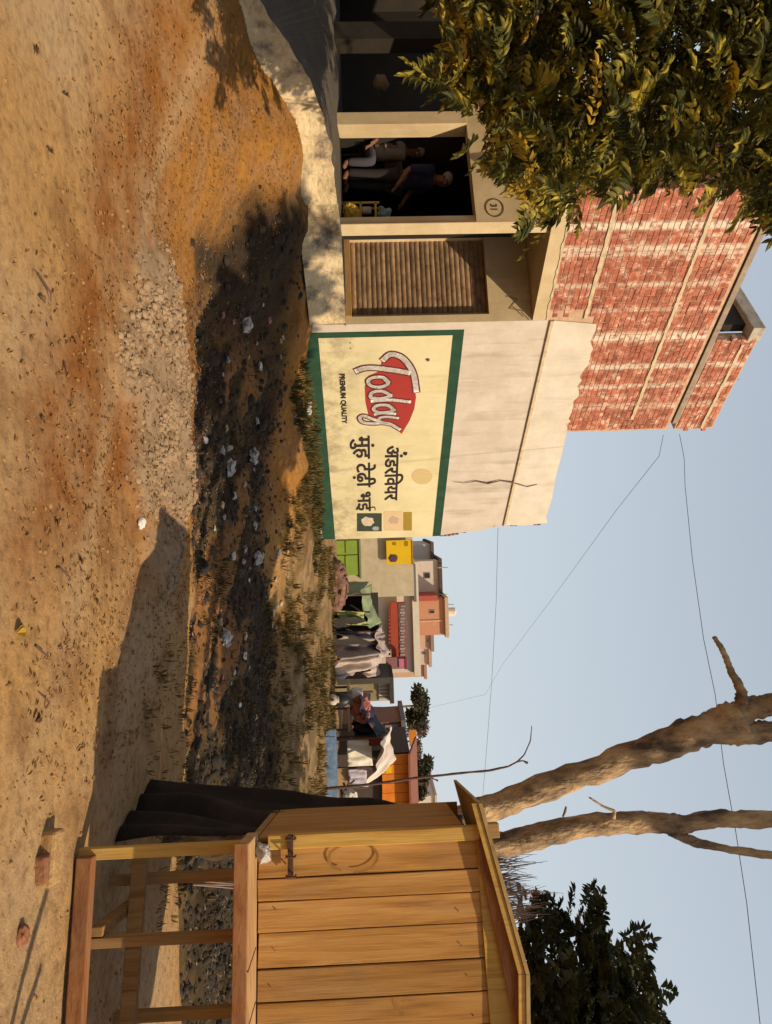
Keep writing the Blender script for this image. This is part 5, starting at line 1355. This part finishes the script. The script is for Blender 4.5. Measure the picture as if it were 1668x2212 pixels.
# weeds
def tuft(mb, p, h, n):
    for j in range(n):
        a = R.uniform(0, 6.28); d = V3((math.cos(a) * R.uniform(.1, .8), math.sin(a) * R.uniform(.1, .8), 1)); leaflet(mb, p + V3((math.cos(a), math.sin(a), 0)) * .03, d, V3((math.cos(a), math.sin(a), 0)), h * R.uniform(.5, 1.1), h * .13)
def f_weed(mb, i):
    while 1:
        p = rnd_ground(-1.5, 8, 11.2, 19)
        U = CU + F * p.x / p.y
        if p.y > 11.5 and U > 900 and (p - P0).dot(NW) > .15 or U > 1180: 
            if R.random() < (1 - drain(p.x, p.y)) * smooth01(.35 + 1.2 * fbm(p.x, p.y, .6, 60)): break
    tuft(mb, p, R.uniform(.04, .06) + .16 * R.random() ** 3, 6)
scatter('weeds', mat('weed', (.13, .088, .026), (.05, .036, .016), scale=2.5, c3=(.30, .19, .06), bump=0, coord='Position', trans=.2), 4200, f_weed)
def f_dw(mb, i):
    while 1:
        p = rnd_ground(-2.2, 6, 7.4, 13)
        if R.random() < drain(p.x, p.y) * smooth01(.2 + 1.3 * fbm(p.x, p.y, .9, 66)): break
    tuft(mb, p, R.uniform(.04, .13), 5)
scatter('weeds', mat('weed_drain', (.085, .062, .02), (.035, .03, .012), scale=1.6, c3=(.17, .11, .03), bump=0, coord='Position', trans=.2), 700, f_dw)
def f_edge(mb, i):
    t_ = R.uniform(.3, 5.6); p = W(t_, R.uniform(.1, .9), 0); p.z = zt(p.x, p.y); tuft(mb, p, R.uniform(.08, .2), 6)
scatter('weeds', mat('weed_dark', (.075, .07, .02), (.035, .035, .014), scale=1.2, c3=(.14, .11, .03), bump=0, coord='Position', trans=.15), 420, f_edge)
def f_grass(mb, i):
    p = rnd_ground(1.0, 3.2, 5.0, 6.6); tuft(mb, p, R.uniform(.04, .09), 5)
scatter('grass', MATS['weed'], 130, f_grass)

# unseen houses added across the road, behind the camera, to cut sky light
for x, w, h, c, lb in ((-13, 12, 7.5, (.20, .13, .09), 'unseen brown rendered house added across the road to cut sky light on the shops'), (1.5, 11, 6.8, (.16, .11, .08), 'unseen dark brick house added across the road to cut sky light on the kiosk')):
    hh = thing('house', (x, -9, 0), lb, 'house')
    mb = MB(); mb.ob((x - w / 2 + .5, -14, -.1), (w - 1, 0, 0), (0, 6, 0), (0, 0, h)); mb.build('wall', pm('far_wall_%d' % w, c), hh)
    mb = MB(); mb.ob((x - w / 2 + .3, -14.2, h - .1), (w - .6, 0, 0), (0, 6.4, 0), (0, 0, .25)); mb.build('roof', M_conc, hh)
    for k in range(3):
        for z in (1.0, 4.2):
            mb = MB(); mb.ob((x - w / 2 + 1.6 + k * (w - 3) / 3, -8.04, z), (1.2, 0, 0), (0, .1, 0), (0, 0, 1.5)); mb.build('window', pm('dark_glass', (.03, .03, .03)), hh)
